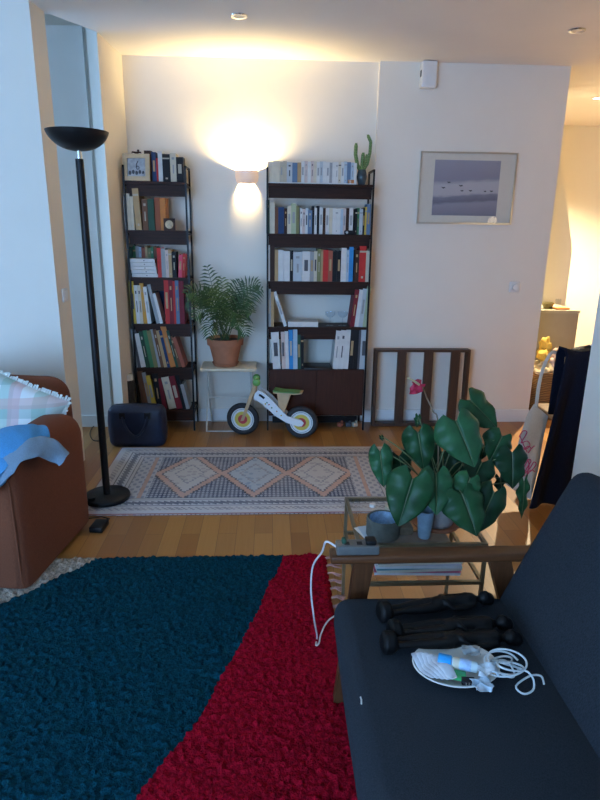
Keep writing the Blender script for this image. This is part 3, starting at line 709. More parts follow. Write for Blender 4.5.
# ------------------------------------------------------------------ slatted frame
m_sl = wood('brown_slat_wood', (.035, .016, .009), (.075, .034, .018), .5, 'z')
t = thing('slatted_frame', 'brown wooden slatted frame leaning against the right wall beside the bookcase', 'wooden frame', (1.17, 4.48, 0))
Rl = rotm(rx=-.03); pv = (1.17, 4.46, 0)
def sb(name, x0, x1, y0, y1, z0, z1): MB().box(((x0+x1)/2, (y0+y1)/2, (z0+z1)/2), (x1-x0, y1-y0, z1-z0), R=Rl, piv=pv).build(name, m_sl, t)
sb('top_rail', .80, 1.538, 4.43, 4.505, .592, .612); sb('bottom_rail', .80, 1.538, 4.43, 4.505, .003, .028)
sb('side_rail', .80, .822, 4.43, 4.505, .0285, .5915); sb('side_rail', 1.516, 1.538, 4.43, 4.505, .0285, .5915)
for px in (400.5, 427, 453.5):
    x = at(px, 390, y=4.44).x; sb('slat', x-.034, x+.034, 4.435, 4.460, .0285, .5915)

# ------------------------------------------------------------------ blue bag
a = at(104, 447, z=0); b_ = at(166, 447, z=0)
bx0, bx1 = -1.115, -.735; bcx = (bx0+bx1)/2; BH = .29
t = thing('leather_bag', 'dark navy leather holdall with two drooping handles by the narrow bookcase', 'bag', (bcx, 4.045, 0))
m_nv = mat('navy_leather', (.009, .018, .048), .38, .25, 12, .3, bscale=90)
MB().rbox((bcx, 4.05, BH/2+.001), (bx1-bx0, .12, BH), .04, 5, puff=.015, cuts=2).build('bag_body', m_nv, t)
MB().tube([(bx0+.05, 4.05, BH+.006), (bcx, 4.05, BH+.012), (bx1-.05, 4.05, BH+.004)], .006, 8).build('zip', m_black, t)
for y, dy in ((3.966, 0), (4.134, 0)):
    P = []
    for i in range(15):
        u = i/14; P.append((bcx-.085+.17*u, y-.004*math.sin(PI*u)+dy, .235-.14*math.sin(PI*u)**.7+.0))
    MB().tube(P, .0075, 8).build('handle', m_nv, t)
for x in (bcx-.085, bcx+.085): MB().rbox((x, 3.966, .24), (.04, .006, .045), .002, 2).build('handle_tab', m_black, t)

# ------------------------------------------------------------------ patterned runner rug
def rugmat():
    m, nt, b = nt_new('faded_medallion_weave'); g = NG(nt); o = g.obj()
    sp = g.n('ShaderNodeSeparateXYZ'); g.put(sp.inputs[0], o)
    q = .013
    X = g.m('MULTIPLY', g.m('FLOOR', g.m('DIVIDE', sp.outputs[0], q)), q); Y = g.m('MULTIPLY', g.m('FLOOR', g.m('DIVIDE', sp.outputs[1], q)), q)
    xs, ys = sp.outputs[0], sp.outputs[1]
    ab = lambda v: g.m('ABSOLUTE', v)
    HX, HY = .945, .51
    ex = g.m('SUBTRACT', HX, ab(xs)); ey = g.m('SUBTRACT', HY, ab(ys)); e = g.m('MINIMUM', ex, ey)
    # diamonds
    Wd = .405
    fx = g.m('SUBTRACT', g.m('PINGPONG', g.m('ADD', X, Wd*1.5+.015), Wd/2), 0)      # 0 at tips .. Wd/2 at centres
    fx = g.m('SUBTRACT', 1, g.m('DIVIDE', fx, Wd/2))
    d = g.m('ADD', fx, g.m('DIVIDE', ab(g.m('ADD', Y, -.03)), .33))
    inx = g.m('LESS_THAN', ab(g.m('ADD', xs, .015)), Wd*1.5)
    base_out = g.mix(g.m('GREATER_THAN', g.m('MULTIPLY', g.m('SINE', g.m('MULTIPLY', g.m('ADD', xs, ys), 130)), g.m('SINE', g.m('MULTIPLY', g.m('SUBTRACT', xs, ys), 130))), .12), (.055, .07, .12), (.38, .39, .42))
    lat = g.n('ShaderNodeTexVoronoi'); lat.inputs['Scale'].default_value = 22; g.put(lat.inputs['Vector'], o)
    inner = g.mix(g.m('LESS_THAN', lat.outputs[0], .33), (.50, .50, .50), (.20, .22, .28))
    third = g.m('GREATER_THAN', ab(xs), Wd/2)
    inner = g.mix(g.m('MULTIPLY', third, .5), inner, (.62, .55, .48))
    inner = g.mix(g.m('MULTIPLY', g.m('LESS_THAN', ab(g.m('ADD', xs, .015)), Wd/2), .55), inner, (.36, .48, .58))
    cc = g.mix(g.m('LESS_THAN', d, 1.10), base_out, (.58, .34, .25))
    cc = g.mix(g.m('LESS_THAN', ab(g.m('SUBTRACT', d, 1.10)), .03), cc, (.08, .07, .08))
    cc = g.mix(g.m('LESS_THAN', d, .84), cc, inner)
    cc = g.mix(g.m('LESS_THAN', ab(g.m('SUBTRACT', d, .84)), .03), cc, (.14, .13, .14))
    cc = g.mix(g.m('LESS_THAN', ab(g.m('SUBTRACT', d, .45)), .03), cc, (.30, .30, .33))
    side = g.mix(g.m('GREATER_THAN', g.m('MULTIPLY', g.m('SINE', g.m('MULTIPLY', xs, 120)), g.m('SINE', g.m('MULTIPLY', ys, 90))), .25), (.46, .46, .48), (.24, .25, .31))
    side = g.mix(g.m('LESS_THAN', ab(g.m('SUBTRACT', ab(xs), .66)), .012), side, (.50, .30, .22))
    cc = g.mix(inx, side, cc)
    # borders
    def band(lo, hi, col, c0):
        k = g.m('MULTIPLY', g.m('GREATER_THAN', e, lo), g.m('LESS_THAN', e, hi)); return g.mix(k, c0, col)
    along = g.m('ADD', X, Y)
    motif = g.m('LESS_THAN', g.m('ADD', ab(g.m('SUBTRACT', g.m('PINGPONG', g.m('ADD', sp.outputs[0], sp.outputs[1]), .035), .0175)), ab(g.m('SUBTRACT', e, .135))), .026)
    bcol = g.mix(motif, (.54, .53, .54), (.12, .13, .17))
    cc = band(.10, .175, bcol, cc)
    cc = band(.0, .10, (.56, .53, .52), cc)
    m2 = g.m('GREATER_THAN', g.m('SINE', g.m('MULTIPLY', along, 170)), .1)
    cc = band(.045, .08, g.mix(m2, (.55, .50, .46), (.28, .26, .28)), cc)
    for l in (.1, .175, .195): cc = band(l-.004, l+.004, (.16, .15, .17), cc)
    cc = band(.177, .193, (.52, .50, .48), cc)
    cc = band(0, .008, (.32, .10, .07), cc)
    wear = g.ramp(g.noise(o, 9, 6, .7), [(.35, (0, 0, 0)), (.75, (1, 1, 1))])
    cc = g.mix(g.m('MULTIPLY', wear, .40), cc, (.55, .52, .50))
    nt.links.new(g.mix(.10, cc, (.30, .27, .25)), b.inputs['Base Color']); b.inputs['Roughness'].default_value = .95; b.inputs['Specular IOR Level'].default_value = .1
    nt.links.new(g.bump(g.noise(o, 260), .5, .003), b.inputs['Normal'])
    return m
rg = MB().rbox((-.085, 3.465, .005), (1.89, 1.02, .010), .003, 2).build('patterned_rug', rugmat(), origin=(-.085, 3.465, 0))
tag(rg, 'faded vintage patterned rug with three salmon diamonds in front of bookcases', 'rug')

# ------------------------------------------------------------------ shag rug
RX0, RX1, RY0, RY1 = -1.75, .262, .45, 2.515
def shag():
    m, nt, b = nt_new('woollen_shag'); g = NG(nt)
    att = g.n('ShaderNodeAttribute', attribute_name='zone'); o = g.obj()
    nz = g.noise(o, 90, 3, .6); n2 = g.noise(o, 9, 3)
    z = att.outputs['Fac']
    c = g.mix(g.m('GREATER_THAN', z, .5), (.50, .42, .33), (.002, .052, .078))
    c = g.mix(g.m('GREATER_THAN', z, 1.5), c, (.40, .004, .020))
    c = g.mix(g.ramp(nz, [(.35, (0, 0, 0)), (.62, (1, 1, 1))]), g.mix(.55, c, (.0, .0, .0)), c)
    c = g.mix(g.m('MULTIPLY', n2, .3), c, g.mix(.6, c, (0, 0, 0)))
    nt.links.new(c, b.inputs['Base Color']); b.inputs['Roughness'].default_value = 1; b.inputs['Specular IOR Level'].default_value = .08
    b.inputs['Sheen Weight'].default_value = .15
    nt.links.new(c, b.inputs['Sheen Tint'])
    nt.links.new(g.bump(g.noise(o, 160, 3), .9, .008), b.inputs['Normal'])
    return m
import array
def rug_h(x, y):
    v = noise.noise(Vector((x*62, y*62, 0)))*.5+.5; u = noise.noise(Vector((x*130+9, y*130, 3)))*.5+.5; q = noise.noise(Vector((x*14, y*14, 7)))
    return .012+.024*v*v+.010*u+.004*q
step = .0075
nx = int((RX1-RX0)/step); ny = int((RY1-RY0)/step)
sA = at(283, 558, z=.02); sB = at(242, 640, z=.02); sC = at(205, 710, z=.02); sD = at(135, 800, z=.02)
spl = [(sA.y, sA.x), (sB.y, sB.x), (sC.y, sC.x), (sD.y, sD.x)]
bA = at(97, 560, z=.02); bB = at(48, 583, z=.02); bC = at(0, 606, z=.02)
def redx(y):
    for (ya, xa), (yb, xb) in zip(spl, spl[1:]):
        if y >= yb or (yb, xb) == spl[-1]: return xa+(xb-xa)*(ya-y)/(ya-yb)
def beigex(y):
    if y > bB.y: return bA.x+(bB.x-bA.x)*(bA.y-y)/(bA.y-bB.y)
    return bB.x+(bC.x-bB.x)*(bB.y-y)/(bB.y-bC.y)
vs = []; zone = []
for j in range(ny+1):
    y = RY0+(RY1-RY0)*j/ny
    for i in range(nx+1):
        x = RX0+(RX1-RX0)*i/nx
        ed = min(i, nx-i, j, ny-j); h = rug_h(x, y)*min(1, .35+.25*ed)
        if ed == 0: h = .001
        wx = noise.noise(Vector((x*7, y*7, 0)))*.014+noise.noise(Vector((x*50, y*50, 5)))*.006
        jx = noise.noise(Vector((x*90, y*90, 11)))*.005; jy = noise.noise(Vector((x*90, y*90, 21)))*.005
        if ed < 3: jx += .008*noise.noise(Vector((x*14, y*14, 31))); jy += .008*noise.noise(Vector((x*14, y*14, 41)))
        vs.append((x+jx, y+jy, h))
        zone.append(2 if x+wx > redx(y) else (0 if x+wx < beigex(y) else 1))
fs = [(j*(nx+1)+i, j*(nx+1)+i+1, (j+1)*(nx+1)+i+1, (j+1)*(nx+1)+i) for j in range(ny) for i in range(nx)]
rt = thing('shag_rug', 'thick shag rug in teal and crimson with a beige corner beside sofas', 'rug', ((RX0+RX1)/2, (RY0+RY1)/2, 0))
sh = MB().add(vs, fs, 0, True).build('pile', shag(), rt)
at_ = sh.data.attributes.new('zone', 'FLOAT', 'POINT')
at_.data.foreach_set('value', [float(z) for z in zone])
# tassels along the right edge
m_tas = mat('pink_white_yarn', (.50, .26, .22), .9, .35, 40)
yy = RY0+.05
while yy < RY1-.01:
    tb = MB()
    for k in range(5):
        a0 = rnd.uniform(-.6, .6); L = rnd.uniform(.05, .07)
        p0 = Vector((RX1-.004, yy+rnd.uniform(-.006, .006), .010))
        pts = [p0, p0+Vector((L*.35, a0*.012, .006)), p0+Vector((L*.7, a0*.03, -.002)), p0+Vector((L, a0*.045+rnd.uniform(-.008, .008), -.0055))]
        tb.tube(pts, [.0035, .003, .003, .002], 5)
    tb.build('tassel', m_tas, rt); yy += .062

# ------------------------------------------------------------------ brown sofa
def fabric(name, c, var=.15, scale=400, rough=.9, sheen=.3):
    m, nt, b = nt_new(name); g = NG(nt); o = g.obj()
    n1 = g.noise(g.mp(o, (1, 1, .25)), scale, 2); n2 = g.noise(o, 8, 3)
    lo = tuple(v*(1-var) for v in c); hi = tuple(min(1, v*(1+var)) for v in c)
    cc = g.ramp(n1, [(.3, lo), (.7, hi)])
    cc = g.mix(g.m('MULTIPLY', n2, .25), cc, lo)
    nt.links.new(cc, b.inputs['Base Color']); b.inputs['Roughness'].default_value = rough; b.inputs['Specular IOR Level'].default_value = .15
    b.inputs['Sheen Weight'].default_value = sheen
    nt.links.new(g.bump(n1, .35, .002), b.inputs['Normal'])
    return m
m_brown = fabric('russet_upholstery', (.17, .055, .027), .2, 400, .9, .05)
SO = at(27, 598, z=0); SV = (at(93, 522, z=0)-SO); SV.z = 0; SL = SV.length; SV.normalize()
SU = Vector((-SV.y, SV.x, 0))
rzs = math.atan2(-SU.y, -SU.x)      # local +x points right, +y points back
t = thing('sofa', 'russet brown upholstered sofa with thick rounded arm at left', 'sofa', (SO.x, SO.y, .0), None, rzs)
Rs = Matrix.Rotation(rzs, 3, 'Z')
def sp_(u, v, z): return SO+SU*u+SV*v+Vector((0, 0, z))
def scush(name, u0, u1, v0, v1, z0, z1, r, puff=.0, seg=5):
    c = sp_((u0+u1)/2, (v0+v1)/2, (z0+z1)/2)
    return MB().rbox(c, (u1-u0, v1-v0, z1-z0), r, seg, R=Rs, puff=puff, cuts=2 if puff else 0).build(name, m_brown, t)
AH = .63
def arm(u0, u1, L=SL):
    w_ = (u1-u0)/2; uc = (u0+u1)/2; rows = []
    VI = [(0, .045), (.006, .025), (.02, .010), (.045, .002), (.08, 0)]
    st = VI+[(L*k/10, 0) for k in range(2, 9)]+[(L-v, i_) for v, i_ in VI[::-1]]
    for v, ins in st:
        front = max(0, 1-v/.16); back = max(0, 1-(L-v)/.16)
        h = AH-.05*front**2-.05*back**2-ins; w2 = w_-ins; rr = min(.08, w2*.98)
        row_ = [sp_(uc-w2, v, .03+ins*.3), sp_(uc-w2-.004*(ins == 0), v, .3)]
        for k in range(15):
            a = PI*(1-k/14); row_.append(sp_(uc+(w2-rr)*(1 if math.cos(a) > 0 else -1)*min(1, abs(math.cos(a))*4)+rr*math.cos(a), v, h-rr+rr*math.sin(a)))
        row_ += [sp_(uc+w2+.004*(ins == 0), v, .3), sp_(uc+w2, v, .03+ins*.3)]
        rows.append(row_)
    m_ = len(rows[0]); vs = [p for r in rows for p in r]; N_ = len(rows)
    fs = [(i*m_+k, i*m_+k+1, (i+1)*m_+k+1, (i+1)*m_+k) for i in range(N_-1) for k in range(m_-1)]
    fs += [(i*m_+m_-1, i*m_, (i+1)*m_, (i+1)*m_+m_-1) for i in range(N_-1)]
    fs += [tuple(range(m_)), tuple(range((N_-1)*m_, N_*m_))[::-1]]
    return MB().add(vs, fs, 0, True)
arm(0, .19).build('armrest', m_brown, t)
MB().tube([sp_(.02, .012, .06), sp_(.018, .008, .3), sp_(.02, .01, .5), sp_(.04, .012, .585), sp_(.105, .012, .615)], .004, 6).build('piping', m_brown, t)
scush('seat_base', .195, 1.9, .0, .62, .012, .25, .02)
scush('seat_cushion', .20, 1.05, -.03, .60, .252, .44, .05, .01)
scush('seat_cushion', 1.055, 1.895, -.03, .60, .252, .44, .05, .01)
scush('backrest', .13, 2.0, SL-.01, SL+.22, .05, .745, .10, .01, 8)
scush('armrest', 1.90, 2.11, 0, .69, .02, .64, .085, .012, 7)
for u, v in ((.08, .08), (.08, .85), (2.0, .08), (2.0, .85)): MB().tube([sp_(u, v, .0), sp_(u, v, .055)], .02, 10).build('foot', m_black, t)

# cushion
def plaid():
    m, nt, b = nt_new('pastel_plaid_cloth'); g = NG(nt); o = g.obj(); sp = g.n('ShaderNodeSeparateXYZ'); g.put(sp.inputs[0], o)
    def stripes(s, sc, lo): return g.m('GREATER_THAN', g.m('SINE', g.m('MULTIPLY', s, sc)), lo)
    c = g.mix(g.m('MULTIPLY', stripes(sp.outputs[0], 42, .3), .6), (.72, .75, .74), (.30, .50, .42))
    c = g.mix(g.m('MULTIPLY', stripes(sp.outputs[2], 42, .3), .55), c, (.26, .42, .38))
    c = g.mix(g.m('MULTIPLY', stripes(sp.outputs[0], 21, .85), .6), c, (.62, .38, .40))
    c = g.mix(g.m('MULTIPLY', stripes(sp.outputs[2], 21, .88), .6), c, (.62, .40, .36))
    nt.links.new(c, b.inputs['Base Color']); b.inputs['Roughness'].default_value = .9; b.inputs['Specular IOR Level'].default_value = .1
    nt.links.new(g.bump(g.noise(o, 250), .3, .002), b.inputs['Normal'])
    return m
def pillow(w_, h_, th, n=22):
    vs = []; fs = []
    for s_ in (1, -1):
        for j in range(n+1):
            for i in range(n+1):
                a, b2 = 2*i/n-1, 2*j/n-1
                pin = 1-.06*(1-a*a)*(abs(b2)**3); pin2 = 1-.06*(1-b2*b2)*(abs(a)**3)
                y = s_*th/2*max(0, (1-a**4)*(1-b2**4))**.5*(1+.12*noise.noise(Vector((a*3, b2*3, 1))))
                vs.append(Vector((a*w_/2*pin2, y, b2*h_/2*pin)))
    N = (n+1)**2
    for s in (0, 1):
        for j in range(n):
            for i in range(n):
                q = s*N+j*(n+1)+i; fs.append((q, q+1, q+n+2, q+n+1))
    return vs, fs
cpos = sp_(.34, .555, .605)
t2 = thing('cushion', 'frayed-edge pastel plaid cushion resting against the brown sofa back', 'cushion', tuple(cpos), None, rzs)
# orient: leaning back, rolled
Rp = Rs @ rotm(rx=-.35, ry=.40)
vs, fs = pillow(.50, .38, .13)
MB().add([Rp @ v+cpos for v in vs], fs, 0, True).build('cover', plaid(), t2)
fr = MB()
peri = []
for k in range(150):
    u = k/150*4; e_ = int(u); f_ = u-e_
    a, b2 = [(-1+2*f_, 1), (1, 1-2*f_), (1-2*f_, -1), (-1, -1+2*f_)][e_]
    pin = 1-.06*(1-a*a)*(abs(b2)**3); pin2 = 1-.06*(1-b2*b2)*(abs(a)**3)
    p = Vector((a*.25*pin2, 0, b2*.19*pin)); nrm = Vector((a if abs(a) == 1 else 0, 0, b2 if abs(b2) == 1 else 0)); nrm = nrm.normalized() if nrm.length else Vector((0, 0, 1))
    tg = Vector((nrm.z, 0, -nrm.x)); L = rnd.uniform(.012, .026)
    q = [p-tg*.006, p+tg*.006, p+nrm*L+tg*(.006+rnd.uniform(-.004, .004))+Vector((0, rnd.uniform(-.01, .01), 0)), p+nrm*L*.9-tg*.005+Vector((0, rnd.uniform(-.01, .01), 0))]
    fr.add([Rp @ v+cpos for v in q], [(0, 1, 2, 3)], 0, True)
tag(fr.build('frayed_edge', mat('frayed_cotton', (.58, .60, .55), .95, .2, 50), t2), None, kind='stuff')

# denim garment draped over the arm
m_den = fabric('light_blue_denim', (.07, .28, .55), .15, 300, .85, .1)
m_den2 = fabric('denim_reverse', (.20, .30, .40), .12, 300, .85, .1)
dn = thing('denim_shirt', 'light blue denim shirt draped over the brown sofa armrest', 'shirt', tuple(sp_(.12, .25, .62)), None, rzs)
def cloth_strip(P, widths, thick, m, name, parent, up=((0, -.6, .8), (0, -.6, .8)), nseg=26):
    # smooth path, flattened tube with wrinkles
    Q = []
    P = [Vector(p) for p in P]
    for i in range(nseg+1):
        u = i/nseg*(len(P)-1); k = min(int(u), len(P)-2); f_ = u-k
        p0, p1, p2, p3 = P[max(k-1, 0)], P[k], P[k+1], P[min(k+2, len(P)-1)]
        Q.append(.5*((2*p1)+(p2-p0)*f_+(2*p0-5*p1+4*p2-p3)*f_*f_+(3*p1-p0-3*p2+p3)*f_**3))
    Ws = [];
    for i in range(nseg+1):
        u = i/nseg*(len(widths)-1); k = min(int(u), len(widths)-2); Ws.append(widths[k]+(widths[k+1]-widths[k])*(u-k))
    mb = MB(); mb.tube(Q, Ws, 20, flat=[thick/w_ for w_ in Ws], up=[Vector(up[0]).lerp(Vector(up[1]), max(0, i/nseg*1.6-.6)) for i in range(nseg+1)])
    for v in mb.v: v += Vector((noise.noise(v*22), noise.noise(v*22+Vector((5, 0, 0))), noise.noise(v*22+Vector((0, 9, 0)))))*.009
    o = mb.build(name, m, parent); return o
cloth_strip([at(-25, 475, y=2.22), at(2, 445, y=2.33), at(25, 434, y=2.42), at(45, 432, y=2.5)], [.10, .085, .058, .040], .024, m_den, 'sleeve', dn)
cloth_strip([at(-25, 488, y=2.18), at(8, 457, y=2.28)+Vector((0, 0, .0)), at(33, 447, y=2.36), at(52, 450, y=2.42), at(64, 459, y=2.44)], [.085, .070, .055, .046, .042], .016, m_den2, 'shirt_body', dn, up=((0, -.5, .85), (.85, -.4, .25)))
cloth_strip([at(-40, 455, y=2.30), at(-10, 470, y=2.24), at(5, 476, y=2.22)], [.10, .09, .06], .03, m_den, 'shirt_front', dn)

# ------------------------------------------------------------------ grey sofa with wooden arms
m_grey = fabric('slate_blue_grey_weave', (.024, .030, .038), .35, 420, .95, 0)
m_arm = wood('oiled_walnut_arm', (.07, .025, .010), (.13, .048, .018), .38, 'x', spec=.3)
m_armz = wood('oiled_walnut_leg', (.06, .022, .009), (.11, .042, .017), .38, 'z', spec=.3)
gs = thing('loveseat', 'dark grey-blue loveseat with brown wooden arms in the right foreground', 'sofa', (.6, 1.0, 0))
YA, YN = 1.60, .28
def seat_cush():
    mb = MB(); mb.rbox((.485, .945, .385), (.59, 1.22, .12), .045, 6, puff=.012, cuts=5)
    for v in mb.v:
        v.z += .0+.02*(.47-v.x)*1.0
    return mb
seat_cush().build('seat', m_grey, gs)
# back cushion, leaning
bk = MB(); Rb = rotm(ry=.40)
bk.rbox((.815, .94, .60), (.11, 1.235, .52), .045, 6, R=Rb, puff=.015, cuts=5)
bk.build('backrest', m_grey, gs)
for ya, nm in ((YA, 'far'), (YN, 'near')):
    am = MB(); am.rbox((.515, ya, .548), (.67, .062, .026), .008, 3); am.build('armrest', m_arm, gs)
    y = ya
    def leg(pts, w0, w1):
        (xa, za), (xb, zb) = pts
        MB().add([(xa-w0, y-.016, za), (xa+w0, y-.016, za), (xa+w0, y+.016, za), (xa-w0, y+.016, za), (xb-w1, y-.014, zb), (xb+w1, y-.014, zb), (xb+w1, y+.014, zb), (xb-w1, y+.014, zb)],
                 [(0, 1, 2, 3), (7, 6, 5, 4), (0, 4, 5, 1), (1, 5, 6, 2), (2, 6, 7, 3), (3, 7, 4, 0)]).build('leg', m_armz, gs)
    leg(((.285, .535), (.222, .0)), .030, .018)
    leg(((.70, .535), (.86, .0)), .034, .020)
    MB().bb(.27, .80, y-.013, y+.013, .262, .305).build('side_rail', m_arm, gs)
for x in (.28, .76): MB().bb(x-.013, x+.013, YN+.014, YA-.014, .27, .315).build('rail', m_armz, gs)
th_ = MB().tube([at(360.5, 697, z=.448), at(361.5, 700, z=.449), at(361.5, 704, z=.448)], .002, 5).build('thread', bmat('white'), gs)

# power strip on the arm
a = at(342, 548, z=.575)
ps = thing('power_strip', 'grey power strip with dark sockets lying on the loveseat armrest', 'power strip', (.27, 1.60, .562))
MB().rbox((.262, 1.6, .5765), (.128, .05, .029), .005, 3).build('casing', mat('grey_plastic', (.11, .11, .105), .4, .1), ps)
for x in (.23, .268, .306): MB().bb(x-.008, x+.008, 1.59, 1.606, .5905, .5925).build('socket', m_black, ps)
MB().rbox((.302, 1.600, .598), (.032, .036, .014), .004, 2).build('plug', m_black, ps)
MB().rbox((.222, 1.604, .598), (.014, .02, .016), .004, 2).build('plug', bmat('darkgreen'), ps)
cw = mat('white_cable', (.70, .66, .64), .4)
pts = [Vector((.199, 1.602, .578)), Vector((.17, 1.62, .585)), at(322, 552, y=1.66), at(313, 566, y=1.72), at(311, 590, y=1.74), at(314, 618, y=1.76), at(317, 636, z=.035), at(316, 645, z=.037), at(319, 643, z=.038), at(321, 634, z=.037), at(328, 621, z=.036), at(340, 613, z=.037), at(352, 608, z=.035)]
def smooth(P, n=6):
    Q = []
    for k in range(len(P)-1):
        p0, p1, p2, p3 = P[max(k-1, 0)], P[k], P[k+1], P[min(k+2, len(P)-1)]
        for i in range(n):
            f_ = i/n; Q.append(.5*((2*p1)+(p2-p0)*f_+(2*p0-5*p1+4*p2-p3)*f_*f_+(3*p1-p0-3*p2+p3)*f_**3))
    Q.append(P[-1]); return Q
o = MB().tube(smooth(pts), .0032, 6).build('power_cable', cw); tag(o, 'white cable drooping from the power strip onto the crimson rug', 'cable')

# ------------------------------------------------------------------ glass side table
TZ = .45; gx0, gx1, gy0, gy1 = .303, .760, 1.832, 2.215
m_br = mat('aged_bronze_metal', (.20, .165, .10), .35, .15, 20, metal=.6)
gt = thing('glass_side_table', 'bronze-framed two-tier glass side table behind the loveseat armrest', 'side table', ((gx0+gx1)/2, (gy0+gy1)/2, 0))
b1 = .013
for z, nm in ((TZ, 'top_frame'), (.300, 'lower_frame')):
    f = MB(); f.bb(gx0, gx1, gy0, gy0+b1, z-b1, z); f.bb(gx0, gx1, gy1-b1, gy1, z-b1, z); f.bb(gx0, gx0+b1, gy0+b1, gy1-b1, z-b1, z); f.bb(gx1-b1, gx1, gy0+b1, gy1-b1, z-b1, z)
    f.build(nm, m_br, gt)
for x in (gx0+.0065, gx1-.0065):
    for y in (gy0+.0065, gy1-.0065): MB().bb(x-.0062, x+.0062, y-.0062, y+.0062, 0, TZ-b1).build('leg', m_br, gt)
m_tg = clear('smoked_table_glass', (.95, .94, .91), 1.35)
MB().bb(gx0+b1, gx1-b1, gy0+b1, gy1-b1, TZ-.008, TZ-.001).build('glass_top', m_tg, gt)
MB().bb(gx0+b1, gx1-b1, gy0+b1, gy1-b1, .292, .299).build('glass_shelf', m_tg, gt)
zg = TZ-.0005
# magazines on lower shelf
mags = [((.47, .10, .16), 'pink covered'), ((.10, .30, .34), 'teal covered'), ((.55, .52, .58), 'pale lilac'), ((.10, .11, .12), 'dark grey covered')]
for i, (c_, nm) in enumerate(mags):
    zb = .2995+.0135*i
    mb = MB(); R_ = rotm(rz=(-.04, .03, -.02, .05)[i])
    mb.box((.535, 1.985, zb+.0062), (.31, .215, .0118), R=R_, mi=1); mb.box((.535, 1.985, zb+.0124), (.314, .219, .0012), R=R_, mi=0)
    o = mb.build('magazine', [mat('magazine_'+nm.replace(' ', '_'), c_, .35, .25, 12), m_pages if i % 2 else mat('white_edges', (.62, .62, .64), .7)])
    tag(o, f"{nm} magazine, {['bottom', 'second from bottom', 'second from top', 'topmost'][i]} in the stack under the glass table", 'magazine', 'magazines under the glass table')
# bowl
a = at(385.5, 530, y=1.905)
bwx = at(385.5, 542, z=TZ).x; BY = 1.905
t = thing('stoneware_pot', 'grey-green stoneware pot with blue glazed inside on the glass table', 'pot', (bwx, BY, zg))
br_ = .060
MB().lathe([(.001, 0), (br_*.97, 0), (br_, .006), (br_, .066), (br_*.93, .07), (br_*.84, .066)], (bwx, BY, zg+.0005), 36).build('pot_wall', mat('grey_stoneware', (.085, .09, .075), .8, .2, 40), t)
MB().lathe([(br_*.84, .0662), (br_*.82, .02), (.001, .016)], (bwx, BY, zg+.0005), 36).build('glaze', mat('pale_blue_glaze', (.30, .42, .55), .15, .3, 50), t)
# cup
a = at(424, 537, z=TZ); CY = 1.885
t = thing('ceramic_beaker', 'pale blue-grey ceramic beaker standing in front of the anthurium pot', 'cup', (a.x, CY, zg))
MB().lathe([(.001, 0), (.020, 0), (.022, .004), (.031, .105), (.0285, .105), (.019, .008), (.001, .008)], (a.x, CY, zg+.0005), 28).build('beaker_wall', mat('blue_grey_glaze', (.20, .29, .36), .35, .15, 40), t)
# roll of tape ring, tealight, coaster stack, papers
a = at(392, 509, z=TZ)
o = MB().lathe([(.017, 0), (.028, 0), (.028, .016), (.017, .016)], (a.x, a.y, zg+.0005), 28, close=True).build('tape_roll', mat('cream_tape', (.55, .48, .36), .6)); tag(o, 'cream ring of tape lying behind the stoneware pot on the glass table', 'tape roll')
a = at(372.5, 506.5, z=TZ)
o = MB().lathe([(.001, 0), (.012, 0), (.012, .011), (.001, .012)], (a.x, a.y, zg+.0005), 16).build('tealight', mat('white_wax', (.75, .68, .62), .5)); tag(o, 'tiny white tealight near the left rear corner of the glass table', 'candle')
a = at(408, 530, z=TZ+.02)
o = MB().rbox((.475, 1.965, zg+.0155), (.062, .14, .030), .004, 2, R=rotm(rz=.05)).build('wooden_box', wood('grey_brown_wood', (.10, .08, .05), (.18, .14, .09), .6, 'y')); tag(o, 'small grey-brown wooden box between stoneware pot and beaker', 'box')
a = at(366, 536, z=TZ)
for k, (rz_, dx) in enumerate(((.35, 0), (.2, .008))):
    o = MB().box((.343+dx, 1.915, zg+.0012+.0017*k), (.045, .10, .0014), R=rotm(rz=rz_)).build('paper_note', bmat('paleblue' if k else 'white')); tag(o, ('pale blue paper note on top beside the stoneware pot', 'white paper note underneath, beside the stoneware pot')[0 if k else 1], 'paper', 'paper notes on the glass table')

# ------------------------------------------------------------------ anthurium
AX, AY = .615, 1.99
an = thing('potted_anthurium', 'large anthurium with glossy heart-shaped leaves and one red flower on glass table', 'potted plant', (AX, AY, zg))
MB().lathe([(.001, 0), (.085, 0), (.105, .022), (.099, .022), (.083, .005), (.001, .005)], (AX, AY, zg+.0005), 36).build('saucer', m_terra, an)
MB().lathe([(.001, .006), (.062, .006), (.088, .12), (.082, .12), (.07, .10), (.001, .10)], (AX, AY, zg+.0005), 36).build('pot', mat('pale_pot', (.33, .30, .28), .6, .3, 12), an)
MB().lathe([(.001, .108), (.05, .106), (.079, .104)], (AX, AY, zg+.0005), 24).build('soil', mat('dark_soil', (.02, .014, .01), .95, .3, 80), an)
def leafmat(nm, c):
    m, nt, b = nt_new(nm); g = NG(nt); n_ = g.noise(g.obj(), 14, 3)
    nt.links.new(g.ramp(n_, [(.3, tuple(v*.75 for v in c)), (.7, tuple(v*1.25 for v in c))]), b.inputs['Base Color'])
    b.inputs['Roughness'].default_value = .42; b.inputs['Specular IOR Level'].default_value = .22
    return m
LM = [leafmat('anthurium_green', (.014, .060, .020)), leafmat('anthurium_deep_green', (.008, .034, .013)), leafmat('anthurium_mid_green', (.022, .085, .032))]
m_st = mat('green_stem', (.10, .13, .05), .5, .2, 30)
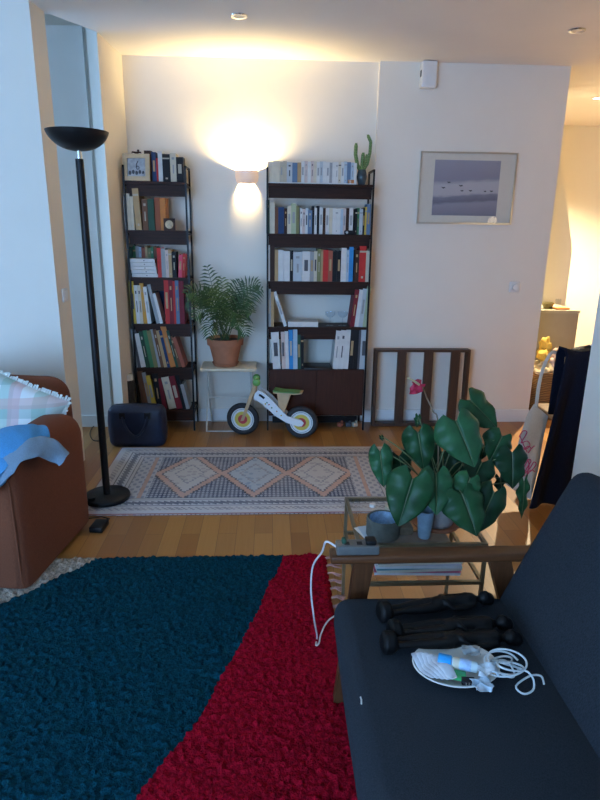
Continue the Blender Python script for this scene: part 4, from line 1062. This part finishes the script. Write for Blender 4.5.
def heart(B, T, Wd, nh, fold=.25, droop=.12, mi=0):
    d = T-B; L = d.length; d.normalize(); nh = Vector(nh); n_ = (nh-d*nh.dot(d)).normalized(); s_ = d.cross(n_)
    mb = MB()
    rows = 22; cols = 7
    for side in (-1, 1):
        vs = []
        for i in range(rows+1):
            tt = -.24+1.24*(i/rows)
            tt = -.24+1.24*(1-math.cos(PI*i/rows))/2
            if tt < .15: o_ = Wd*math.sqrt(max(0, 1-((.15-tt)/.39)**2))
            else: o_ = Wd*(1-((tt-.15)/.85)**1.9)**.95 if tt < 1 else 0
            inn = 0 if tt >= 0 else Wd*.42*(min(1, -tt/.24))**.8
            o_ = max(o_, inn)
            for j in range(cols+1):
                x = inn+(o_-inn)*j/cols; r = x/Wd
                zz = -fold*Wd*r*r + .10*Wd*math.sin(PI*min(1, r*1.0)) - droop*L*(tt**2)*.6 + .01*math.sin(tt*14+side)*r
                vs.append(B+d*(tt*L)+s_*(side*x)+n_*zz)
        C_ = cols+1
        mb.add(vs, [(i*C_+j, i*C_+j+1, (i+1)*C_+j+1, (i+1)*C_+j) for i in range(rows) for j in range(cols)], 0, True)
    mid = [B+d*(u*L)+n_*(.0015-droop*L*u*u*.6) for u in [k/8 for k in range(9)]]
    mb.tube(mid, [.0022*(1-.8*k/8) for k in range(9)], 5, mi=1)
    return mb
# base px, tip px, depth of base and tip, half width, colour
LV = [((470,400),(499,428),2.12,2.10,.072,0), ((456,421),(476,467),1.97,1.90,.088,2), ((418,432),(424,470),2.02,1.98,.062,0), ((380,451),(384,488),2.00,1.97,.044,2),
 ((399,456),(404,482),2.07,2.06,.050,1), ((413,478),(398,527),1.84,1.78,.082,0), ((436,474),(437,515),1.88,1.80,.062,2), ((462,494),(478,536),1.84,1.76,.078,0), ((494,492),(476,534),1.90,1.84,.060,1),
 ((502,436),(490,462),2.06,2.02,.060,0), ((512,452),(514,489),2.02,1.98,.070,1), ((482,462),(470,488),2.0,1.94,.060,1), ((524,482),(523,520),2.02,2.02,.026,0), ((500,478),(504,502),2.08,2.06,.022,1),
 ((463,462),(450,490),2.05,2.0,.060,1), ((442,452),(430,480),2.1,2.05,.055,1), ((418,416),(417,428),2.05,2.05,.012,0), ((484,446),(481,460),2.12,2.1,.022,0), ((466,496),(452,520),1.93,1.9,.055,1), ((381,436),(383,441),2.0,2.0,.008,1), ((470,478),(460,505),1.88,1.84,.05,2)]
crown = Vector((AX, AY, zg+.12))
for i, (b0, t0, y0_, y1_, wd, ci) in enumerate(LV):
    B = at(b0[0], b0[1], y=y0_); T = at(t0[0], t0[1], y=y1_)
    nh = Vector((.12*math.sin(i*2.1)-.05, -1, .55+.2*math.cos(i*1.7)))
    if (B-crown).length > .02:
        out = B-crown; nh += Vector((out.x, out.y*.5, 0))*.7
    lo = heart(B, T, wd, nh, .25+.12*math.sin(i), .12).build('leaf', [LM[ci], m_st], an)
    so = lo.modifiers.new('thickness', 'SOLIDIFY'); so.thickness = .0009
    base = crown+Vector((rnd.uniform(-.03, .03), rnd.uniform(-.03, .03), -.02))
    m1 = base.lerp(B, .5)+Vector((0, 0, .05+.03*math.sin(i)))
    Q = [base*(1-u)**2+m1*2*u*(1-u)+B*u*u for u in [k/10 for k in range(11)]]
    MB().tube(Q, .0022, 6).build('stem', m_st, an)
# flower
B = at(424, 392, y=2.03); T = at(411, 393, y=1.99)
m_red = leafmat('crimson_spathe', (.45, .025, .06))
fl = heart(at(421, 384, y=2.03), at(409.5, 394, y=2.0), .024, (0.2, -1, .3), .3, .1).build('flower', [m_red, m_red], an)
MB().tube([at(419, 384.5, y=2.02), at(414, 381, y=2.0), at(408, 378, y=1.98)], [.0045, .004, .003], 8).build('spadix', mat('cream_spadix', (.60, .50, .28), .6), fl)
Q = [at(422, 385, y=2.035), at(427, 398, y=2.04), at(433, 411, y=2.02), at(438, 424, y=2.0), crown]
MB().tube(smooth(Q), .0026, 6).build('flower_stem', mat('brown_stem', (.16, .10, .05), .5), an)

# ------------------------------------------------------------------ things on the loveseat
SZ = .4525
def seatz(x): return .457+.02*(.47-x)
m_eb = mat('ebony_wood', (.004, .004, .0045), .5, .3, 30, spec=.2)
def figurine(basepx, headpx, label, w_=1.0):
    A = at(*basepx, z=.475); Hh = at(*headpx, z=.475)
    A.z = seatz(A.x)+.030; Hh.z = seatz(Hh.x)+.022
    d = (Hh-A); L = d.length; d.normalize(); n_ = Vector((0, 0, 1)); n_ = (n_-d*n_.dot(d)).normalized(); s_ = d.cross(n_)
    P = lambda u, s, h: A+d*(u*L)+s_*(s*w_)+n_*h
    m = MB()
    m.tube([P(0, 0, 0), P(.02, 0, 0), P(.07, 0, 0), P(.10, 0, 0)], [.020, .030, .030, .022], 16)
    for s in (-.011, .011):
        m.tube([P(.08, s, -.002), P(.2, s, 0), P(.28, s*1.1, 0), P(.4, s*1.2, 0), P(.48, s, 0)], [.009, .009, .012, .014, .015], 10)
        m.tube([P(.80, s*1.9, 0), P(.70, s*2.6, -.002), P(.60, s*2.7, .0), P(.55, s*1.7, .012), P(.53, s*.6, .016)], [.009, .008, .007, .007, .008], 10)
    m.tube([P(.44, 0, 0), P(.5, 0, 0), P(.58, 0, 0), P(.66, 0, 0), P(.75, 0, 0), P(.81, 0, 0), P(.84, 0, 0), P(.87, 0, 0)], [.018, .023, .019, .018, .023, .020, .011, .009], 14)
    m.ball(P(.92, 0, .0), (.019, .019, .022), 10); m.ball(P(.955, 0, -.004), (.019, .021, .018), 8); m.ball(P(.915, 0, .019), (.005, .004, .006), 6)
    o = m.build('wooden_figurine', m_eb)
    r = o.modifiers.new('fuse', 'REMESH'); r.mode = 'VOXEL'; r.voxel_size = .003; r.use_smooth_shade = True
    sm_ = o.modifiers.new('soften', 'SMOOTH'); sm_.iterations = 3
    tag(o, label, 'figurine', 'black carved figurines on the loveseat')
figurine((378, 617), (493, 597), 'black carved wooden figurine lying nearest the wooden armrest')
figurine((388, 636), (512, 622), 'black carved wooden figurine lying in the middle of the three')
figurine((381, 648), (522, 637), 'black carved wooden figurine lying closest to the white plate')

pc = at(455, 669, z=.462); pc.z = seatz(pc.x)
t = MB().lathe([(.001, 0), (.055, 0), (.078, .006), (.098, .016), (.101, .018), (.098, .020), (.076, .010), (.054, .004), (.001, .004)], (0, 0, 0), 48)
for v in t.v: v.x, v.y = pc.x+v.x*1.05, pc.y+v.y*.82; 
for v in t.v: v.z += pc.z+.004
o = t.build('oval_plate', mat('white_enamel', (.68, .67, .62), .3, .03)); tag(o, 'white oval plate of small odds and ends on the loveseat seat', 'plate')
zp = pc.z+.020
# white gloves or folded papers
m_pap = mat('white_tissue', (.62, .64, .68), .7, .06, 30)
for k in range(5):
    a = at(414+5*k, 655+1.5*k, z=zp); b_ = at(434+5*k, 681+.5*k, z=zp)
    P = [a.lerp(b_, u/8)+Vector((0, 0, .006+.004*k*.6+.004*math.sin(u+k))) for u in range(9)]
    mb = MB().tube(P, [.009, .013, .015, .016, .016, .016, .015, .012, .008], 12, flat=.16, up=(0, 0, 1))
    o = mb.build('paper_sachet', m_pap); tag(o, f"{['leftmost', 'second from left', 'middle', 'second from right', 'rightmost'][k]} of the folded white paper strips on the oval plate", 'paper', 'folded white papers on the plate')
# blue capped tube
a = at(438, 658, z=zp+.02); b_ = at(482, 668, z=zp+.02); a.z = b_.z = zp+.018
d = (b_-a).normalized()
t = thing('medicine_tube', 'small clear bottle with bright blue cap lying on the oval plate', 'bottle', tuple(a))
MB().tube([a, a+d*.002, a+d*.030, a+d*.032], [.012, .0145, .0145, .013], 20).build('cap', mat('bright_blue_plastic', (.02, .32, .70), .35), t)
MB().tube([a+d*.032, a+d*.034, a+d*.085, a+d*.092, a+d*.094], [.010, .013, .013, .012, .006], 20).build('bottle_body', mat('pale_bottle', (.50, .60, .62), .25, .1), t)
lb = MB().tube([a+d*.036, a+d*.050], .0134, 20, cap=False); lb.build('label_band', bmat('cream'), t)
MB().tube([a+d*.052, a+d*.078], .0134, 20, cap=False).build('label_band', mat('pale_blue_label', (.35, .48, .68), .4, .3, 60), t)
a = at(456, 677, z=zp)
o = MB().rbox((a.x, a.y, zp+.006), (.045, .03, .008), .002, 2, R=rotm(rz=-.3)).build('green_lighter', mat('green_plastic', (.03, .32, .10), .4)); tag(o, 'green plastic packet on the oval plate under the blue-capped bottle', 'packet')
a = at(468, 683, z=zp)
t = thing('black_plug', 'small black adapter plug at the front of the oval plate', 'plug', (a.x, a.y, zp))
MB().rbox((a.x, a.y, zp+.005), (.032, .018, .013), .003, 2, R=rotm(rz=-.1)).build('plug_body', bmat('black'), t)
for k in range(3): MB().box((a.x-.008+.007*k, a.y-.0095, zp+.005), (.003, .002, .008)).build('contact', m_chrome, t)
# crumpled plastic sheets
def crumple(px, py, s, seed, m, name, lab, z=zp+.028):
    c0 = at(px, py, z=z); n = 17; vs = []
    for j in range(n):
        for i in range(n):
            a, b2 = i/(n-1)-.5, j/(n-1)-.5
            v = Vector((a*s*1.25, b2*s, 0)); q_ = Vector((a*2.6+seed, b2*2.6, seed))
            v += Vector((noise.noise(q_)*.012, noise.noise(q_+Vector((7, 0, 0)))*.012, noise.noise(q_*1.2)*.010-.02*(a*a+b2*b2)*s*8))
            vs.append(c0+v)
    mb = MB().add(vs, [(j*n+i, j*n+i+1, (j+1)*n+i+1, (j+1)*n+i) for j in range(n-1) for i in range(n-1)], 0, True)
    o = mb.build(name, m); so = o.modifiers.new('thickness', 'SOLIDIFY'); so.thickness = .0006
    tag(o, lab, 'wrapper')
m_film = mat('translucent_film', (.50, .62, .72), .2, .15, 30)
crumple(488, 668, .04, 3, mat('white_film', (.62, .70, .76), .3, .1), 'plastic_wrapper', 'crumpled white plastic wrapper at right of the bottle on plate')
crumple(482, 684, .036, 8, m_film, 'plastic_wrapper', 'crumpled pale blue plastic wrapper at the front rim of plate', zp+.018)
crumple(472, 650, .034, 13, mat('grey_paper', (.32, .36, .38), .6), 'paper_slip', 'grey paper slip behind the blue-capped bottle', zp+.02)
# coiled cable
pts = []
cc = at(505, 664, z=zp+.02)
for k in range(70):
    u = k/69; a = u*2*PI*5.2+.5; r = .034+.012*math.sin(a*.37+1)
    pts.append(Vector((cc.x+r*1.0*math.cos(a)+.006*math.sin(k*.7), cc.y+r*.85*math.sin(a)+.012*math.sin(u*5), zp-.003+.014*(1+math.sin(a*.5+k*.1))+.012*u)))
pts += [at(528, 672, z=.48), at(534, 688, z=.462), at(524, 694, z=.458), at(516, 686, z=.462), at(530, 676, z=.464), at(541, 676, z=.461), at(544, 684, z=.459)]
o = MB().tube(smooth(pts, 4), .0025, 6).build('charging_cable', mat('soft_white_cable', (.62, .66, .66), .4)); tag(o, 'tangled white charging cable spilling off the oval plate', 'cable')
hd = at(481, 665, z=zp+.02)

# ------------------------------------------------------------------ chair with coat and tote, beyond the sofa
m_ch = wood('chair_beech', (.25, .14, .06), (.38, .22, .10), .5, 'z')
ch = thing('dining_chair', 'wooden dining chair hidden under a navy coat beyond the loveseat', 'chair', (1.78, 3.33, 0))
for x in (1.66, 1.96):
    MB().tube([(x, 3.13, 0), (x, 3.15, .45), (x-(.05 if x < 1.8 else 0), 3.11, .84)], .016, 8).build('leg', m_ch, ch)
    MB().tube([(x, 3.52, 0), (x, 3.50, .43)], .016, 8).build('leg', m_ch, ch)
MB().rbox((1.83, 3.33, .445), (.36, .40, .03), .01, 2).build('seat', m_ch, ch)
for z in (.62, .72, .82): MB().bb(1.64, 1.945, 3.105, 3.125, z-.025, z+.025).build('back_slat', m_ch, ch)
m_coat = fabric('navy_wool', (.007, .009, .020), .25, 300, .95, 0)
# coat: sheet over the chair back, hanging low at front
def coat():
    mb = MB(); nu = 40; prof = []
    for k in range(37):
        u = k/36
        if u < .18: z = .50+(.87-.50)*u/.18; y = 3.165
        elif u < .24: a = (u-.18)/.06*PI; z = .87+.022*math.sin(a); y = 3.115+.05*math.cos(a)
        else: z = .87-(u-.24)/.76*.86; y = 3.06-.05*(u-.24)
        prof.append((y, z))
    vs = []
    for (y, z) in prof:
        fall = max(0, (.87-z)) if y < 3.10 else 0
        for i in range(nu+1):
            a = i/nu; x = 1.575-.12*fall/.8+a*(.37+.16*fall)
            xx = x; dy = -.022*math.sin(a*19+1)*min(1, fall*3)-.02*math.sin(a*8+2)*min(1, fall*2)
            dz = -.06*a*(1 if z > .8 else z/.87)-.012*math.sin(a*9)*(z > .8)
            vs.append((xx, y+dy, z+dz*.8))
    mb.add(vs, [(j*(nu+1)+i, j*(nu+1)+i+1, (j+1)*(nu+1)+i+1, (j+1)*(nu+1)+i) for j in range(36) for i in range(nu)], 0, True)
    return mb
o = coat().build('coat', m_coat); so = o.modifiers.new('thickness', 'SOLIDIFY'); so.thickness = .012; so.offset = 1
tag(o, 'long dark navy coat draped over the chair beyond the loveseat', 'coat')
# tote
m_tote = fabric('natural_canvas', (.58, .60, .58), .08, 300)
tt = thing('tote_bag', 'cream canvas tote bag with pink scribbled lettering hanging beside the navy coat', 'bag', tuple(at(528, 480, y=3.05)))
YT = 3.03
outline = [(534, 404), (548, 416), (543, 440), (538, 470), (531, 500), (518, 493), (505, 484), (513, 462), (520, 436), (527, 415)]
P3 = [at(x, y, y=YT+.03*math.sin(i*1.3)) for i, (x, y) in enumerate(outline)]
cen = sum(P3, Vector())/len(P3)
vs = []; fs = []; n = len(P3); rings = 7
for s_ in (-1, 1):
    for r in range(rings+1):
        f_ = r/rings
        for p in P3:
            q = cen.lerp(p, f_); bul = .028*(1-f_**2.5)
            q = q+Vector((0, s_*bul+.006*noise.noise(q*30), 0)); vs.append(q)
K = n*(rings+1)
for s in (0, 1):
    for r in range(rings):
        for i in range(n): fs.append((s*K+r*n+i, s*K+r*n+(i+1) % n, s*K+(r+1)*n+(i+1) % n, s*K+(r+1)*n+i))
MB().add(vs, fs, 0, True).build('bag_body', m_tote, tt)
st_ = smooth([at(536, 408, y=YT), at(539, 385, y=YT+.01), at(544, 366, y=YT+.04), at(551, 353.5, y=YT+.07), at(556, 352.5, y=YT+.10)])
MB().tube(st_, .010, 8, flat=.2, up=(0, 1, 0)).build('strap', m_tote, tt)
mi_ = mat('magenta_ink', (.50, .06, .18), .7)
for pts_ in ([(519,437),(523,431),(527,432),(524,438),(521,443),(527,441),(530,445),(526,449),(522,447)], [(524,450),(528,446),(531,449),(528,453),(533,447),(535,446)], [(520,436),(524,446),(527,452)],
             [(523,470),(528,460),(531,461),(527,468),(524,474),(530,468),(534,462),(536,465),(530,472)], [(522,473),(526,476),(531,470),(535,472)], [(527,458),(529,466),(526,477)]):
    MB().tube(smooth([at(x, y, y=YT-.036) for x, y in pts_], 4), .0028, 5).build('lettering', mi_, tt)

# wicker laundry basket and clothes behind
def wicker():
    m, nt, b = nt_new('wicker_weave'); g = NG(nt); o = g.obj()
    wv = g.n('ShaderNodeTexWave', wave_type='BANDS', bands_direction='Z'); wv.inputs['Scale'].default_value = 22; wv.inputs['Distortion'].default_value = 4; g.put(wv.inputs['Vector'], o)
    nt.links.new(g.ramp(wv.outputs[0], [(.2, (.20, .10, .03)), (.8, (.50, .28, .10))]), b.inputs['Base Color']); b.inputs['Roughness'].default_value = .7
    nt.links.new(g.bump(wv.outputs[0], .8, .01), b.inputs['Normal']); return m
bcx_ = at(546, 380, y=4.73).x
o = MB().lathe([(.001, .002), (.15, .002), (.17, .40), (.158, .40), (.14, .02), (.001, .02)], (bcx_, 4.735, 0), 32).build('wicker_basket', wicker()); tag(o, 'tall wicker laundry basket standing behind the navy coat', 'basket')
def lump(px, py, y, s, c, nm, name, lab, cat, seed):
    p = at(px, py, y=y); mb = MB(); mb.ball(p, s, 16)
    for v in mb.v: v += (v-p).normalized()*(noise.noise((v-p)*16+Vector((seed, 0, 0)))*.06+noise.noise((v-p)*34+Vector((seed, 5, 0)))*.03)*1.1
    o = mb.build(name, mat(nm, c, .9, .3, 25)); tag(o, lab, cat); return o
lump(541, 368, 4.70, (.09, .09, .06), (.58, .47, .30), 'cream_cloth', 'folded_cloth', 'cream cloth heaped in the wicker basket', 'cloth', 1)
lump(545, 352, 4.76, (.05, .05, .10), (.70, .45, .08), 'yellow_cloth', 'yellow_towel', 'yellow towel sticking up from the wicker basket', 'towel', 4)
lump(560, 359, 4.72, (.10, .09, .07), (.66, .50, .42), 'pink_white_cloth', 'folded_cloth', 'pale pink patterned cloth lying in the wicker basket, right side', 'cloth', 9)
# second chair with patterned garment
gx = at(581, 356, y=3.9)
def pat():
    m, nt, b = nt_new('black_white_print'); g = NG(nt); v = g.n('ShaderNodeTexVoronoi'); v.inputs['Scale'].default_value = 26; g.put(v.inputs['Vector'], g.obj())
    nt.links.new(g.ramp(v.outputs[0], [(.18, (.6, .6, .6)), (.24, (.02, .02, .025))]), b.inputs['Base Color']); b.inputs['Roughness'].default_value = .8; return m
c2 = thing('dining_chair', 'wooden dining chair under a black patterned scarf in the dining corner', 'chair', (gx.x+.12, 3.9, 0))
for x in (gx.x-.05, gx.x+.29):
    MB().tube([(x, 3.93, 0), (x, 3.93, gx.z+.0)], .014, 8).build('leg', m_ch, c2); MB().tube([(x, 3.60, 0), (x, 3.60, .44)], .014, 8).build('leg', m_ch, c2)
MB().rbox((gx.x+.12, 3.765, .45), (.40, .38, .03), .01, 2).build('seat', m_ch, c2)
MB().bb(gx.x-.034, gx.x+.274, 3.92, 3.94, gx.z-.14, gx.z+.0).build('back_slat', m_ch, c2)
mb = MB(); nu = 24; vs = []
for k in range(25):
    u = k/24; a = min(1, max(0, (u-.4)/.2))*PI
    y = 3.93+.035*math.cos(a); z = gx.z+.012+.03*math.sin(a)-(abs(u-.5)-.1 if abs(u-.5) > .1 else 0)*.9
    for i in range(nu+1):
        f_ = i/nu; vs.append((gx.x-.055+f_*.33, y-.01*math.sin(f_*16)*(1 if y < 3.93 else -1), z+.035*math.sin(f_*PI)))
mb.add(vs, [(j*(nu+1)+i, j*(nu+1)+i+1, (j+1)*(nu+1)+i+1, (j+1)*(nu+1)+i) for j in range(24) for i in range(nu)], 0, True)
o = mb.build('scarf', pat()); so = o.modifiers.new('thickness', 'SOLIDIFY'); so.thickness = .006; tag(o, 'black and white patterned scarf over a chair back at far right', 'scarf')

# hall cabinet
cz = at(560, 310, y=4.95).z; cx1 = at(579.5, 312, y=4.93).x
t = thing('hall_cabinet', 'beige-grey cabinet with small black knob in the back hallway', 'cabinet', (cx1-.25, 5.1, 0))
m_cab = mat('greige_lacquer', (.34, .31, .23), .5, .04, 10)
MB().bb(cx1-.55, cx1-.015, 4.93, 5.38, .05, cz-.025).build('cabinet_body', m_cab, t)
MB().bb(cx1-.56, cx1+.002, 4.92, 5.39, cz-.0245, cz).build('cabinet_top', mat('cabinet_top_paint', (.42, .38, .28), .45, .04), t)
MB().bb(cx1-.0145, cx1+.0, 4.935, 5.375, .06, cz-.03).build('door', m_cab, t)
p = at(581, 328, y=4.99)
MB().tube([(cx1+.0005, 4.99, p.z), (cx1+.012, 4.99, p.z), (cx1+.024, 4.99, p.z)], [.005, .006, .013], 12).build('knob', m_black, t)
for x in (cx1-.52, cx1-.05):
    for y in (4.97, 5.33): MB().bb(x-.02, x+.02, y-.02, y+.02, 0, .0495).build('foot', m_cab, t)
p = at(548, 303, y=5.05); zt = cz+.0005
o = MB().lathe([(.001, 0), (.03, 0), (.055, .05), (.05, .05), (.026, .005), (.001, .005)], (p.x, 5.05, zt), 20).build('small_bowl', mat('olive_bowl', (.20, .17, .07), .4)); tag(o, 'olive green bowl on the hallway cabinet', 'bowl')
p = at(558, 303, y=5.1)
o = MB().lathe([(.001, 0), (.022, 0), (.025, .075), (.022, .075), (.02, .004), (.001, .004)], (p.x, 5.1, zt), 18).build('drinking_glass', m_glass); tag(o, 'small clear drinking glass on the hallway cabinet', 'glass')
p = at(561, 306, y=5.0)
o = MB().rbox((p.x, 5.0, zt+.008), (.12, .09, .014), .003, 2).build('notebook', bmat('orange')); tag(o, 'orange notebook lying at the front of the hallway cabinet', 'notebook')

# small toys under the wide bookcase
for k, (px, cc, nm) in enumerate(((349, 'darkgrey', 'dark grey'), (355.5, 'beige', 'beige'), (341, 'brick', 'brick red'))):
    p = at(px, 425, y=4.40)
    o = MB().rbox((p.x, 4.44, .018), (.045, .04, .035), .008, 2, R=rotm(rz=k*.4)).ball((p.x+.01, 4.43, .044), .011, 6).build('toy_block', bmat(cc)); tag(o, f'small {nm} toy on the floor under the wide bookcase', 'toy')
# lamp cord loop by the recess
p = at(93, 434, z=.004); pts = [at(96, 428, y=3.9), at(91, 434, y=3.85), at(92, 440, y=3.8), at(97, 441, y=3.75)]
o = MB().tube(smooth([at(101, 424, z=.006), at(94, 426, z=.006), at(90, 433, z=.006), at(93, 440, z=.006), at(100, 441, z=.006)]), .0035, 6).build('lamp_cable', m_black); tag(o, 'thin black cable looping on the floor between the lamp and recess', 'cable')
